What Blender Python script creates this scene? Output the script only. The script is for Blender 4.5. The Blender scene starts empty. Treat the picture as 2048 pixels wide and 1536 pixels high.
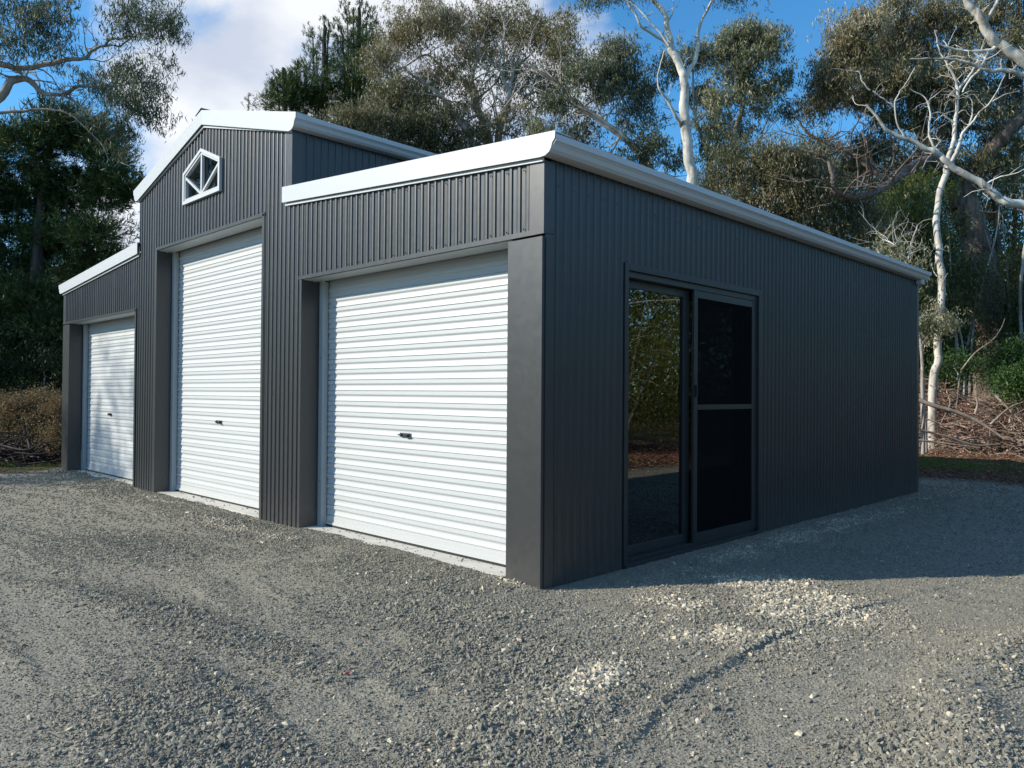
import bpy, math, random
import numpy as np
from mathutils import Matrix, Vector

random.seed(7)
rng = np.random.default_rng(7)
scene = bpy.context.scene
COL = scene.collection

# ------------------------------------------------------------------ camera
CP = np.array([3.5115, -3.8583, 1.3183])
YAW, PITCH, ROLL, FPX = -0.77834, 0.01222, 0.00709, 1538.85      # FPX: focal length in pixels of a 2048 wide picture
def cam_axes():
    cy, sy, cp, sp = math.cos(YAW), math.sin(YAW), math.cos(PITCH), math.sin(PITCH)
    f = np.array([sy*cp, cy*cp, sp]); r = np.array([cy, -sy, 0.0]); u = np.cross(r, f)
    return r*math.cos(ROLL)+u*math.sin(ROLL), u*math.cos(ROLL)-r*math.sin(ROLL), f
CR, CU, CF = cam_axes()
def V(px, py, D):
    """world point seen at photo pixel (px,py), D metres deep"""
    return CP + D*(CF + CR*(px-1024)/FPX - CU*(py-768)/FPX)
def VG(px, D):
    p = V(px, 786, D); p[2] = -0.05
    return p
camd = bpy.data.cameras.new("camera"); cam = bpy.data.objects.new("camera", camd); COL.objects.link(cam)
camd.sensor_width = 36.0; camd.lens = FPX/2048*36; camd.clip_end = 2000; camd.clip_start = 0.05
cam.matrix_world = Matrix(((CR[0], CU[0], -CF[0], CP[0]), (CR[1], CU[1], -CF[1], CP[1]), (CR[2], CU[2], -CF[2], CP[2]), (0, 0, 0, 1)))
scene.camera = cam

# ------------------------------------------------------------------ light
SUN_EL = math.radians(28.5)
SUN_H = np.array([-0.60, -0.80])                                 # horizontal direction towards the sun
SUN_DIR = Vector((SUN_H[0]*math.cos(SUN_EL), SUN_H[1]*math.cos(SUN_EL), math.sin(SUN_EL)))
ld = bpy.data.lights.new("sun", 'SUN'); ld.energy = 5.0; ld.angle = math.radians(0.5); ld.color = (1.0, 0.925, 0.79)
lo = bpy.data.objects.new("sun", ld); COL.objects.link(lo); lo.rotation_euler = SUN_DIR.to_track_quat('Z', 'Y').to_euler()
lo.location = (-12, -16, 12)
world = bpy.data.worlds.new("World"); scene.world = world; world.use_nodes = True
wt = world.node_tree; wt.nodes.clear()
def wn(t, **k):
    n = wt.nodes.new(t)
    for a, b in k.items(): setattr(n, a, b)
    return n
sky = wn('ShaderNodeTexSky', sky_type='NISHITA', sun_disc=False, sun_elevation=SUN_EL, sun_rotation=math.atan2(SUN_H[0], SUN_H[1]),
         altitude=300, air_density=1.0, dust_density=0.4, ozone_density=2.2)
hs = wn('ShaderNodeHueSaturation'); hs.inputs['Saturation'].default_value = 1.12; hs.inputs['Value'].default_value = 1.15
tint = wn('ShaderNodeMixRGB', blend_type='MULTIPLY'); tint.inputs[0].default_value = 1.0; tint.inputs[2].default_value = (0.98, 1.40, 1.58, 1)
wt.links.new(sky.outputs[0], tint.inputs[1]); wt.links.new(tint.outputs[0], hs.inputs['Color'])
tc = wn('ShaderNodeTexCoord')
def wmath(op, a, b=None, clamp=False):
    n = wn('ShaderNodeMath', operation=op, use_clamp=clamp)
    for i, x in enumerate((a, b)):
        if x is None: continue
        if isinstance(x, (int, float)): n.inputs[i].default_value = x
        else: wt.links.new(x, n.inputs[i])
    return n.outputs[0]
mp = wn('ShaderNodeMapping'); mp.inputs['Scale'].default_value = (1, 1, 1.9); wt.links.new(tc.outputs['Generated'], mp.inputs['Vector'])
nz = wn('ShaderNodeTexNoise'); nz.inputs['Scale'].default_value = 3.1; nz.inputs['Detail'].default_value = 9; nz.inputs['Roughness'].default_value = 0.56
nz.inputs['Distortion'].default_value = 0.25
wt.links.new(mp.outputs[0], nz.inputs['Vector'])
# cloud banks: soft discs of sky in which the noise turns to cloud (one behind the shed's ridge, unseen others round the rest of the sky, strengthened to whiten the blue shade)
def bank(d, inner, outer, gain):
    d = Vector(d).normalized()
    dp = wn('ShaderNodeVectorMath', operation='DOT_PRODUCT'); wt.links.new(tc.outputs['Generated'], dp.inputs[0]); dp.inputs[1].default_value = d
    mr = wn('ShaderNodeMapRange', interpolation_type='SMOOTHSTEP'); wt.links.new(dp.outputs['Value'], mr.inputs['Value'])
    mr.inputs['From Min'].default_value = math.cos(math.radians(outer)); mr.inputs['From Max'].default_value = math.cos(math.radians(inner))
    mr.inputs['To Min'].default_value = 0; mr.inputs['To Max'].default_value = gain
    return mr.outputs[0]
def pdir(px, py): return V(px, py, 1) - CP
m = bank(pdir(640, 60), 5, 21, 0.36)
for b in (bank(pdir(470, 200), 2, 12, 0.30), bank(pdir(840, 200), 5, 17, 0.34), bank(pdir(245, 480), 1.0, 6.0, 0.33), bank(pdir(-60, 330), 2, 12, 0.2),
          bank((0.8, 0.5, 0.45), 8, 26, 0.26), bank((0.5, -0.8, 0.5), 8, 28, 0.26), bank((-0.9, -0.5, 0.5), 6, 24, 0.22), bank((0.1, 0.0, 1), 5, 32, 0.20)):
    m = wmath('MAXIMUM', m, b)
cl = wmath('ADD', nz.outputs['Fac'], m)
mr = wn('ShaderNodeMapRange', interpolation_type='SMOOTHSTEP'); wt.links.new(cl, mr.inputs['Value'])
mr.inputs['From Min'].default_value = 0.64; mr.inputs['From Max'].default_value = 0.84
nz2 = wn('ShaderNodeTexNoise'); nz2.inputs['Scale'].default_value = 6.0; nz2.inputs['Detail'].default_value = 6; wt.links.new(mp.outputs[0], nz2.inputs['Vector'])
cr = wn('ShaderNodeValToRGB'); wt.links.new(nz2.outputs['Fac'], cr.inputs[0])
cr.color_ramp.elements[0].position = 0.35; cr.color_ramp.elements[0].color = (5.6, 6.0, 6.9, 1)
cr.color_ramp.elements[1].position = 0.62; cr.color_ramp.elements[1].color = (8.6, 8.7, 8.9, 1)
mx = wn('ShaderNodeMixRGB'); wt.links.new(wmath('MULTIPLY', mr.outputs[0], 0.93), mx.inputs[0]); wt.links.new(hs.outputs[0], mx.inputs[1]); wt.links.new(cr.outputs[0], mx.inputs[2])
bg = wn('ShaderNodeBackground'); bg.inputs['Strength'].default_value = 0.10; wt.links.new(mx.outputs[0], bg.inputs['Color'])
wo = wn('ShaderNodeOutputWorld'); wt.links.new(bg.outputs[0], wo.inputs['Surface'])
scene.view_settings.view_transform = 'Standard'; scene.view_settings.look = 'None'
scene.view_settings.exposure = 0.27; scene.view_settings.gamma = 1.0; scene.view_settings.use_curve_mapping = False
scene.cycles.max_bounces = 8; scene.cycles.transparent_max_bounces = 12
scene.render.film_transparent = False

# ------------------------------------------------------------------ helpers
class NT:
    """small wrapper to write node trees briefly"""
    def __init__(s, tree): s.t = tree
    def n(s, typ, ins=None, **k):
        nd = s.t.nodes.new(typ)
        for a, b in k.items(): setattr(nd, a, b)
        for a, b in (ins or {}).items():
            if hasattr(b, 'bl_idname') or hasattr(b, 'is_output'): s.t.links.new(b, nd.inputs[a])
            else: nd.inputs[a].default_value = b
        return nd
    def math(s, op, a, b=0.0, clamp=False): return s.n('ShaderNodeMath', {0: a, 1: b}, operation=op, use_clamp=clamp).outputs[0]
    def noise(s, vec, scale, detail=4, rough=0.5, dist=0.0):
        return s.n('ShaderNodeTexNoise', {'Vector': vec, 'Scale': scale, 'Detail': detail, 'Roughness': rough, 'Distortion': dist}).outputs['Fac']
    def ramp(s, fac, stops, interp='LINEAR'):
        r = s.n('ShaderNodeValToRGB', {0: fac}); e = r.color_ramp.elements; r.color_ramp.interpolation = interp
        while len(e) < len(stops): e.new(0.5)
        for el, (p, c) in zip(e, stops):
            el.position = p; el.color = (*c, 1) if len(c) == 3 else c
        return r.outputs[0]
    def mix(s, f, a, b): return s.n('ShaderNodeMixRGB', {0: f, 1: a, 2: b}).outputs[0]
    def bump(s, h, strength, dist): return s.n('ShaderNodeBump', {'Height': h, 'Strength': strength, 'Distance': dist}).outputs[0]
def newmat(name):
    mt = bpy.data.materials.new(name); mt.use_nodes = True
    t = mt.node_tree; t.nodes.clear(); w = NT(t)
    out = w.n('ShaderNodeOutputMaterial'); b = w.n('ShaderNodeBsdfPrincipled')
    t.links.new(b.outputs[0], out.inputs[0])
    return mt, w, b, out
def rgb(c): return (*c, 1.0)

def painted(name, base, rough=0.4, dirt=0.15, spec=0.5, coat=0.0, scale=1.3, dust=None):
    mt, w, b, out = newmat(name)
    geo = w.n('ShaderNodeNewGeometry').outputs['Position']
    n1 = w.noise(geo, scale, 6, 0.6); n2 = w.noise(geo, scale*14, 3, 0.6)
    f = w.math('MULTIPLY', n1, dirt*2)
    dk = tuple(x*0.72 for x in base)
    c = w.mix(f, rgb(base), rgb(dk))
    if dust:
        sep = w.n('ShaderNodeSeparateXYZ', {0: geo}).outputs[2]
        g = w.n('ShaderNodeMapRange', {0: sep, 1: 0.0, 2: dust[1], 3: 1.0, 4: 0.0}).outputs[0]
        g = w.math('MULTIPLY', w.math('MULTIPLY', g, g), w.math('MULTIPLY', w.noise(geo, 9, 4, 0.7), dust[2]), True)
        c = w.mix(g, c, rgb(dust[0]))
    ob = w.n('ShaderNodeObjectInfo').outputs['Random']
    c = w.n('ShaderNodeHueSaturation', {'Color': c, 'Value': w.n('ShaderNodeMapRange', {0: ob, 3: 0.93, 4: 1.07}).outputs[0]}).outputs[0]
    w.t.links.new(c, b.inputs['Base Color'])
    r = w.n('ShaderNodeMapRange', {0: n2, 3: rough-0.06, 4: rough+0.10}).outputs[0]
    w.t.links.new(r, b.inputs['Roughness'])
    b.inputs['Specular IOR Level'].default_value = spec
    if coat: b.inputs['Coat Weight'].default_value = coat
    # faint oil-canning of thin sheet metal
    w.t.links.new(w.bump(w.noise(geo, 2.2, 2, 0.5), 0.10, 0.02), b.inputs['Normal'])
    return mt
DUST = (0.20, 0.185, 0.16)
M_WALL = painted('charcoal_steel', (0.029, 0.0315, 0.034), 0.36, 0.12, 0.6, dust=(DUST, 0.5, 0.35))
M_FLASH = painted('charcoal_flashing', (0.033, 0.0355, 0.038), 0.36, 0.12, 0.6, dust=(DUST, 0.6, 0.4))
M_WHITE = painted('white_steel', (0.52, 0.54, 0.55), 0.38, 0.05, 0.5)
M_DOOR = painted('white_curtain', (0.50, 0.52, 0.525), 0.42, 0.07, 0.5, dust=((0.45, 0.43, 0.38), 0.35, 0.5))
M_GALV = painted('galvanised_steel', (0.42, 0.46, 0.47), 0.45, 0.35, 0.5, scale=12)
M_ROOF = painted('roof_steel', (0.052, 0.056, 0.060), 0.42, 0.12)
M_FRAME = painted('black_aluminium', (0.030, 0.033, 0.035), 0.38, 0.1, 0.5)
M_RUBBER = painted('black_rubber', (0.012, 0.012, 0.012), 0.7, 0.1)
M_DARK = painted('dark_interior', (0.02, 0.02, 0.02), 0.9, 0.1, 0.0)  # near-black colour standing for the unlit inside of the shed
M_CHROME = painted('lock_metal', (0.25, 0.26, 0.27), 0.3, 0.2); M_CHROME.node_tree.nodes['Principled BSDF'].inputs['Metallic'].default_value = 0.8

def concrete():
    mt, w, b, out = newmat('concrete')
    geo = w.n('ShaderNodeNewGeometry').outputs['Position']
    n = w.noise(geo, 3, 8, 0.65); n2 = w.noise(geo, 40, 4, 0.7)
    c = w.ramp(n, [(0.3, (0.44, 0.42, 0.375)), (0.7, (0.60, 0.58, 0.53))])
    c = w.mix(w.ramp(n2, [(0.55, (0, 0, 0)), (0.75, (0.5, 0.5, 0.5))]), c, rgb((0.25, 0.235, 0.2)))
    w.t.links.new(c, b.inputs['Base Color']); b.inputs['Roughness'].default_value = 0.85
    w.t.links.new(w.bump(n2, 0.3, 0.004), b.inputs['Normal'])
    return mt
M_CONC = concrete()
def glassmat(name, tint, refl):
    mt = bpy.data.materials.new(name); mt.use_nodes = True; t = mt.node_tree; t.nodes.clear(); w = NT(t)
    out = w.n('ShaderNodeOutputMaterial')
    lw = w.n('ShaderNodeFresnel', {'IOR': 1.55})
    f = w.n('ShaderNodeMapRange', {0: lw.outputs[0], 1: 0.0, 2: 1.0, 3: refl, 4: 1.0}).outputs[0]
    tr = w.n('ShaderNodeBsdfTransparent', {0: rgb(tint)}); gl = w.n('ShaderNodeBsdfGlossy', {0: (0.95, 0.97, 1, 1), 'Roughness': 0.0})
    ms = w.n('ShaderNodeMixShader'); t.links.new(f, ms.inputs[0]); t.links.new(tr.outputs[0], ms.inputs[1]); t.links.new(gl.outputs[0], ms.inputs[2])
    t.links.new(ms.outputs[0], out.inputs[0])
    return mt
M_GLASS = glassmat('tinted_glass', (0.25, 0.27, 0.27), 0.11)
M_WGLASS = glassmat('window_glass', (0.4, 0.42, 0.42), 0.03)
def screenmat():
    mt = bpy.data.materials.new('insect_screen'); mt.use_nodes = True; t = mt.node_tree; t.nodes.clear(); w = NT(t)
    out = w.n('ShaderNodeOutputMaterial')
    tr = w.n('ShaderNodeBsdfTransparent'); df = w.n('ShaderNodeBsdfDiffuse', {0: (0.012, 0.013, 0.014, 1)})
    ms = w.n('ShaderNodeMixShader', {0: 0.62}); t.links.new(tr.outputs[0], ms.inputs[1]); t.links.new(df.outputs[0], ms.inputs[2])
    t.links.new(ms.outputs[0], out.inputs[0]); return mt
M_SCREEN = screenmat()

def meta(o, label=None, cat=None, group=None, kind=None):
    if label: o['label'] = label
    if cat: o['category'] = cat
    if group: o['group'] = group
    if kind: o['kind'] = kind
    return o
def link(name, me, mat=None, parent=None, smooth=False):
    if mat is not None: me.materials.append(mat)
    if smooth:
        me.polygons.foreach_set('use_smooth', np.ones(len(me.polygons), bool))
    o = bpy.data.objects.new(name, me); COL.objects.link(o)
    if parent is not None: o.parent = parent
    return o
def empty(name, loc=(0, 0, 0), label=None, cat=None, group=None):
    o = bpy.data.objects.new(name, None); COL.objects.link(o); o.location = loc; o.empty_display_size = 0.3
    return meta(o, label, cat, group)
class MB:
    def __init__(s): s.v = []; s.f = []
    def add(s, vs, fs):
        n = len(s.v); s.v += [tuple(p) for p in vs]; s.f += [tuple(i+n for i in f) for f in fs]; return s
    def box(s, x0, x1, y0, y1, z0, z1):
        return s.add([(x0, y0, z0), (x1, y0, z0), (x1, y1, z0), (x0, y1, z0), (x0, y0, z1), (x1, y0, z1), (x1, y1, z1), (x0, y1, z1)],
                     [(0, 3, 2, 1), (4, 5, 6, 7), (0, 1, 5, 4), (1, 2, 6, 5), (2, 3, 7, 6), (3, 0, 4, 7)])
    def prism(s, poly, a0, a1, axis):
        """poly: 2D outline; extruded along axis: 'y' -> (x,z) outline, 'x' -> (y,z), 'z' -> (x,y)"""
        def p3(p, a): return {'y': (p[0], a, p[1]), 'x': (a, p[0], p[1]), 'z': (p[0], p[1], a)}[axis]
        n = len(poly)
        vs = [p3(p, a0) for p in poly]+[p3(p, a1) for p in poly]
        fs = [tuple(range(n)), tuple(range(2*n-1, n-1, -1))]+[(i, i+n, (i+1) % n+n, (i+1) % n) for i in range(n)]
        return s.add(vs, fs)
    def build(s, name, mat, parent=None, smooth=False, bevel=0.0):
        me = bpy.data.meshes.new(name); me.from_pydata(s.v, [], s.f); me.update()
        o = link(name, me, mat, parent, smooth)
        import bmesh
        bm = bmesh.new(); bm.from_mesh(me); bmesh.ops.recalc_face_normals(bm, faces=bm.faces); bm.to_mesh(me); bm.free()
        if bevel:
            md = o.modifiers.new('bevel', 'BEVEL'); md.width = bevel; md.segments = 2; md.limit_method = 'ANGLE'
        return o
def box(name, x0, x1, y0, y1, z0, z1, mat, parent=None, bevel=0.0): return MB().box(x0, x1, y0, y1, z0, z1).build(name, mat, parent, bevel=bevel)

# ------------------------------------------------------------------ numpy noise and ground height
def _hash(ix, iy, seed):
    h = (ix.astype(np.int64)*374761393+iy.astype(np.int64)*668265263+seed*1442695041) & 0xffffffff
    h = ((h ^ (h >> 13))*1274126177) & 0xffffffff
    return ((h ^ (h >> 16)) & 0xffff)/65535.0
def vnoise(x, y, seed=0):
    ix = np.floor(x); iy = np.floor(y); fx = x-ix; fy = y-iy
    fx = fx*fx*(3-2*fx); fy = fy*fy*(3-2*fy)
    a = _hash(ix, iy, seed); b = _hash(ix+1, iy, seed); c = _hash(ix, iy+1, seed); d = _hash(ix+1, iy+1, seed)
    return (a*(1-fx)+b*fx)*(1-fy)+(c*(1-fx)+d*fx)*fy
def fbm(x, y, sc, oct=4, seed=0, gain=0.5):
    s = 0; a = 1; t = 0
    for i in range(oct):
        s = s+a*vnoise(x*sc+i*17.3, y*sc-i*9.1, seed+i); t += a; a *= gain; sc *= 2.03
    return s/t
def sstep(a, b, x):
    t = np.clip((x-a)/(b-a), 0, 1); return t*t*(3-2*t)
def seg_dist(x, y, pts):
    """signed-side distance to a polyline and nearest parameter side (positive to its right)"""
    best = np.full(np.shape(x), 1e9); side = np.zeros(np.shape(x))
    for (x0, y0), (x1, y1) in zip(pts[:-1], pts[1:]):
        dx, dy = x1-x0, y1-y0; L2 = dx*dx+dy*dy
        t = np.clip(((x-x0)*dx+(y-y0)*dy)/L2, 0, 1)
        d = np.hypot(x-x0-t*dx, y-y0-t*dy); s = (x-x0)*dy-(y-y0)*dx
        k = d < best; best = np.where(k, d, best); side = np.where(k, s, side)
    return best*np.sign(side)
BW, BL = 10.72, 7.77
def pad_mask(x, y):
    n = (fbm(x, y, 0.7, 4, 50)-0.5)*1.1
    m = sstep(-0.22, 0.22, x+10.95+n*0.8)*sstep(-0.35, 0.35, 9.7+n-y+0.05*x)
    m = m*(1-sstep(-0.3, 0.3, x-4.1+n)*sstep(1.5, 2.5, y))
    return m
TRACK = [(1.80, -2.3), (1.78, -1.49), (1.62, -0.75), (1.59, -0.25), (1.62, 0.4), (1.72, 1.2), (1.95, 2.4), (2.6, 4.5)]
TRACK2 = [(2.9, -2.5), (2.62, -0.9), (2.30, -0.1), (2.28, 0.6), (2.5, 1.8), (3.0, 3.2)]
TRACK3 = [(-4.2, -3.0), (-2.2, -2.35), (-0.9, -2.0), (0.3, -1.9), (0.9, -1.75), (1.5, -1.3)]
PALE = [(1.05, 0.32, 0.50, 0.62, 0.5), (1.38, 0.85, 0.55, 0.62, 0.2), (1.25, 0.12, 0.45, 0.50, 0.0), (1.30, -1.05, 0.12, 0.30, 0.3), (0.35, 4.2, 0.22, 3.4, 0.0), (0.9, 1.2, 0.5, 0.3, 0.9),
        (-0.25, -0.02, 0.22, 0.06, 0), (-3.9, -0.42, 0.85, 0.14, 0.0), (-5.9, -0.22, 0.9, 0.12, 0.0), (-3.0, -0.42, 0.35, 0.16, 0.3)]
def ell(x, y, L):
    s = np.zeros(np.shape(x))
    for cx, cy, rx, ry, a in L:
        c, q = math.cos(a), math.sin(a); u = (x-cx)*c+(y-cy)*q; v = -(x-cx)*q+(y-cy)*c
        s = np.maximum(s, np.exp(-((u/rx)**2+(v/ry)**2)*1.1))
    return s
COARSE = [(-1.3, -0.45, 2.2, 0.45, 0.0), (0.0, -0.95, 0.9, 0.6, 0.0), (0.9, -1.1, 0.9, 0.5, 0.3), (2.62, 0.3, 0.33, 1.1, -0.1), (2.6, -0.75, 0.42, 0.5, 0),
          (-0.9, -2.0, 1.6, 0.22, 0.15), (-5.0, -0.3, 3.0, 0.2, 0.0), (1.3, 0.6, 0.5, 1.0, 0.2), (1.4, -1.6, 0.3, 0.8, 0.0), (0.6, -2.6, 1.0, 0.35, -0.2),
          (-9.3, 0.05, 1.6, 0.12, 0.0), (-3.3, -1.4, 1.0, 0.5, 0.3)]
def coarse(x, y): return np.clip(ell(x, y, COARSE)*1.1*sstep(0.25, 0.6, fbm(x, y, 1.4, 3, 61)+0.12), 0, 1)
def pale(x, y): return np.clip(ell(x, y, PALE)*1.5*sstep(0.22, 0.64, fbm(x, y, 3.4, 5, 71, 0.65)), 0, 1)
def streak(x, y):
    """long curved wheel streaks sweeping past the doors"""
    v = y+0.028*(x+1.5)**2+0.05*x
    return sstep(0.52, 0.72, fbm(x*0.16, v, 3.6, 4, 141, 0.6))*(1-ell(x, y, PALE)*0.8)
def gh(x, y):
    """ground height"""
    x = np.asarray(x, float); y = np.asarray(y, float)
    pad = pad_mask(x, y)
    r = np.hypot(x-CP[0], y-CP[1])
    h = 0.030*(fbm(x, y, 0.55, 3, 1)-0.5)+0.014*(fbm(x, y, 3.0, 3, 5)-0.5)
    h = h+0.022*coarse(x, y)*(0.35+fbm(x, y, 4.0, 3, 9))+0.008*(fbm(x, y, 6.5, 3, 11)-0.5)*sstep(0.4, 0.6, fbm(x, y, 0.8, 2, 13))+0.003*pale(x, y)
    near = 1-sstep(8, 16, r)
    h = h+near*0.010*streak(x, y)
    h = h+near*(0.010*(fbm(x, y, 11.0, 3, 15)-0.5))*(0.5+coarse(x, y))
    d = seg_dist(x, y, TRACK)       # compacted wheel track: drops to its right with a crumbling lip
    wob = 0.10*(fbm(x, y, 2.0, 4, 21, 0.6)-0.5)
    d = d+wob
    g = np.exp(-((y-0.2)/2.4)**2)
    brk = sstep(0.25, 0.6, fbm(x, y, 1.9, 3, 25))
    h = h-0.015*g*sstep(-0.012, 0.02, d)*(1-sstep(0.20, 0.75, d))*(0.5+0.5*brk)+0.012*g*brk*np.exp(-((d+0.03)/0.04)**2)
    d = seg_dist(x, y, TRACK2)+wob
    h = h+0.060*np.exp(-((d-0.22)/0.20)**2)*g
    d = seg_dist(x, y, TRACK3)+wob*1.6
    h = h+0.020*np.exp(-(d/0.10)**2)*(fbm(x, y, 1.6, 3, 31)*1.3)
    # cleat marks beside the tracks
    h = h-near*0.010*np.clip(np.sin(x*17+y*9+3*fbm(x, y, 1.2, 2, 33)), 0, 1)*ell(x, y, [(1.0, -1.5, 1.0, 0.45, 0.5), (0.2, -1.6, 0.9, 0.3, 0.1)])
    # gravel heaped on the slab edge in the door openings, ground sunk under the shed
    ww = 0.05*(fbm(x, y, 5.0, 3, 41)-0.5)
    infoot = (x > -BW-0.02) & (x < 0.02)
    yy = y+ww
    lip = np.where(infoot, 0.014*np.exp(-((yy-0.0)/0.12)**2), 0)
    h = h+lip-0.012
    sink = sstep(0.05, 0.12, yy)*sstep(-BW-0.03, -BW+0.05, x)*(1-sstep(-0.06, 0.01, x))*(1-sstep(BL-0.05, BL+0.02, y))
    h = np.where(infoot & (y < 0.3), h, h)-sink*0.10
    # flatten towards the walls so that nothing floats
    dside = np.hypot(np.maximum(x, 0)*1.0, 0)
    k = np.where((y > -0.05) & (y < BL+0.1), np.exp(-(dside/0.25)**2), 0)*(x > -0.02)
    h = h*(1-k*0.7)-0.004*k
    rough = (1-pad)*(0.10*(fbm(x, y, 0.35, 4, 81)-0.35)+0.03*(fbm(x, y, 2.5, 3, 85)-0.5))
    return h+rough+sstep(18, 60, r)*0.5*fbm(x, y, 0.04, 2, 91)

# ------------------------------------------------------------------ ground sheet
def polar_ground():
    th0 = math.atan2(CF[1], CF[0])
    fine = np.linspace(-math.radians(57), math.radians(57), 1000)
    coarse_a = np.linspace(math.radians(57), 2*math.pi-math.radians(57), 80)[1:-1]
    ang = th0+np.concatenate([fine, coarse_a])
    rad = [0.0, 0.5, 1.0, 1.4]; r = 1.7
    while r < 30: rad.append(r); r *= 1.0088
    while r < 900: rad.append(r); r *= 1.09
    rad = np.array(rad[1:])
    A, Rr = np.meshgrid(ang, rad)
    X = CP[0]+Rr*np.cos(A); Y = CP[1]+Rr*np.sin(A); Z = gh(X, Y)
    nr, na = X.shape
    v = np.stack([X.ravel(), Y.ravel(), Z.ravel()], 1)
    i = np.arange(nr-1)[:, None]*na; j = np.arange(na)[None, :]; j2 = (j+1) % na
    q = np.stack([i+j, i+na+j, i+na+j2, i+j2], -1).reshape(-1, 4)
    v = np.vstack([v, [[CP[0], CP[1], float(gh(CP[0], CP[1]))]]])
    c = len(v)-1
    tri = np.stack([np.full(na, c), np.arange(na), (np.arange(na)+1) % na], 1)
    return v, q, tri
def npmesh(name, v, quads=None, tris=None, attrs=None):
    me = bpy.data.meshes.new(name)
    nq = 0 if quads is None else len(quads); ntr = 0 if tris is None else len(tris)
    me.vertices.add(len(v)); me.vertices.foreach_set('co', np.asarray(v, np.float32).ravel())
    loops = []; starts = []; tot = 0
    if nq: loops.append(np.asarray(quads, np.int32).ravel()); starts.append(np.arange(nq)*4); tot = nq*4
    if ntr: loops.append(np.asarray(tris, np.int32).ravel()); starts.append(tot+np.arange(ntr)*3)
    lp = np.concatenate(loops)
    me.loops.add(len(lp)); me.loops.foreach_set('vertex_index', lp)
    me.polygons.add(nq+ntr); me.polygons.foreach_set('loop_start', np.concatenate(starts).astype(np.int32))
    for k, a in (attrs or {}).items():
        at = me.attributes.new(k, 'FLOAT', 'POINT'); at.data.foreach_set('value', np.asarray(a, np.float32))
    me.update(calc_edges=True); me.validate()
    return me

def ground_mat():
    mt, w, b, out = newmat('ground')
    geo = w.n('ShaderNodeNewGeometry').outputs['Position']
    at = lambda nm: w.n('ShaderNodeAttribute', attribute_name=nm).outputs['Fac']
    pad, co, pa = at('pad'), at('coarse'), at('pale')
    nA = w.noise(geo, 1.1, 5, 0.6); nB = w.noise(geo, 38, 4, 0.65); nC = w.noise(geo, 120, 3, 0.7)
    vor = w.n('ShaderNodeTexVoronoi', {'Vector': geo, 'Scale': 75.0, 'Randomness': 1.0}); vf = vor.outputs['Distance']; vc = vor.outputs['Color']
    vsep = w.n('ShaderNodeSeparateColor', {0: vc}).outputs[0]
    g = w.ramp(nB, [(0.25, (0.180, 0.167, 0.131)), (0.55, (0.251, 0.235, 0.184)), (0.8, (0.327, 0.303, 0.239))])
    g = w.mix(0.35, g, w.ramp(vsep, [(0.0, (0.157, 0.144, 0.113)), (0.75, (0.274, 0.257, 0.204)), (0.95, (0.473, 0.433, 0.357))]))
    g = w.mix(w.math('MULTIPLY', w.ramp(nA, [(0.35, (0, 0, 0)), (0.7, (1, 1, 1))]), 0.30), g, rgb((0.227, 0.199, 0.157)))
    g = w.mix(w.math('MULTIPLY', pa, 0.75), g, w.ramp(vsep, [(0.0, (0.189, 0.149, 0.104)), (0.6, (0.341, 0.289, 0.217)), (1.0, (0.530, 0.470, 0.392))]))
    # forest floor
    f1 = w.noise(geo, 2.2, 6, 0.7); f2 = w.noise(geo, 26, 5, 0.75)
    fl = w.ramp(f2, [(0.25, (0.020, 0.012, 0.008)), (0.5, (0.065, 0.036, 0.022)), (0.75, (0.16, 0.10, 0.065))])
    mossf = w.n('ShaderNodeMath', {0: w.ramp(w.noise(geo, 0.55, 4, 0.6, 0.5), [(0.44, (0, 0, 0)), (0.60, (1, 1, 1))]), 1: w.ramp(f1, [(0.35, (0.2, 0.2, 0.2)), (0.6, (1, 1, 1))])}, operation='MULTIPLY').outputs[0]
    fl = w.mix(w.math('MAXIMUM', mossf, at('moss')), fl, w.ramp(f2, [(0.3, (0.028, 0.045, 0.010)), (0.7, (0.085, 0.125, 0.022))]))
    c = w.mix(pad, fl, g)
    w.t.links.new(c, b.inputs['Base Color']); b.inputs['Roughness'].default_value = 0.92; b.inputs['Specular IOR Level'].default_value = 0.25
    h = w.math('ADD', w.math('MULTIPLY', vf, -0.9), w.math('ADD', w.math('MULTIPLY', nB, 0.25), w.math('MULTIPLY', nC, 0.6)))
    w.t.links.new(w.bump(h, 0.6, 0.010), b.inputs['Normal'])
    return mt
M_GROUND = ground_mat()
v, q, tr = polar_ground()
gx, gy = v[:, 0], v[:, 1]
moss = np.clip(ell(gx, gy, [(-1.6, 12.6, 2.6, 1.0, 0.2), (-12.4, -0.3, 0.9, 1.6, 0.3), (-13.5, 1.5, 1.2, 1.0, 0), (3.5, 11.5, 1.5, 0.7, 0)])*1.5*sstep(0.35, 0.6, fbm(gx, gy, 2.5, 3, 95)), 0, 1)
me = npmesh('ground', v, q, tr, {'pad': pad_mask(gx, gy), 'coarse': coarse(gx, gy), 'pale': pale(gx, gy), 'moss': moss})
ground = link('ground', me, M_GROUND, smooth=True); meta(ground, kind='structure')

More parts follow.
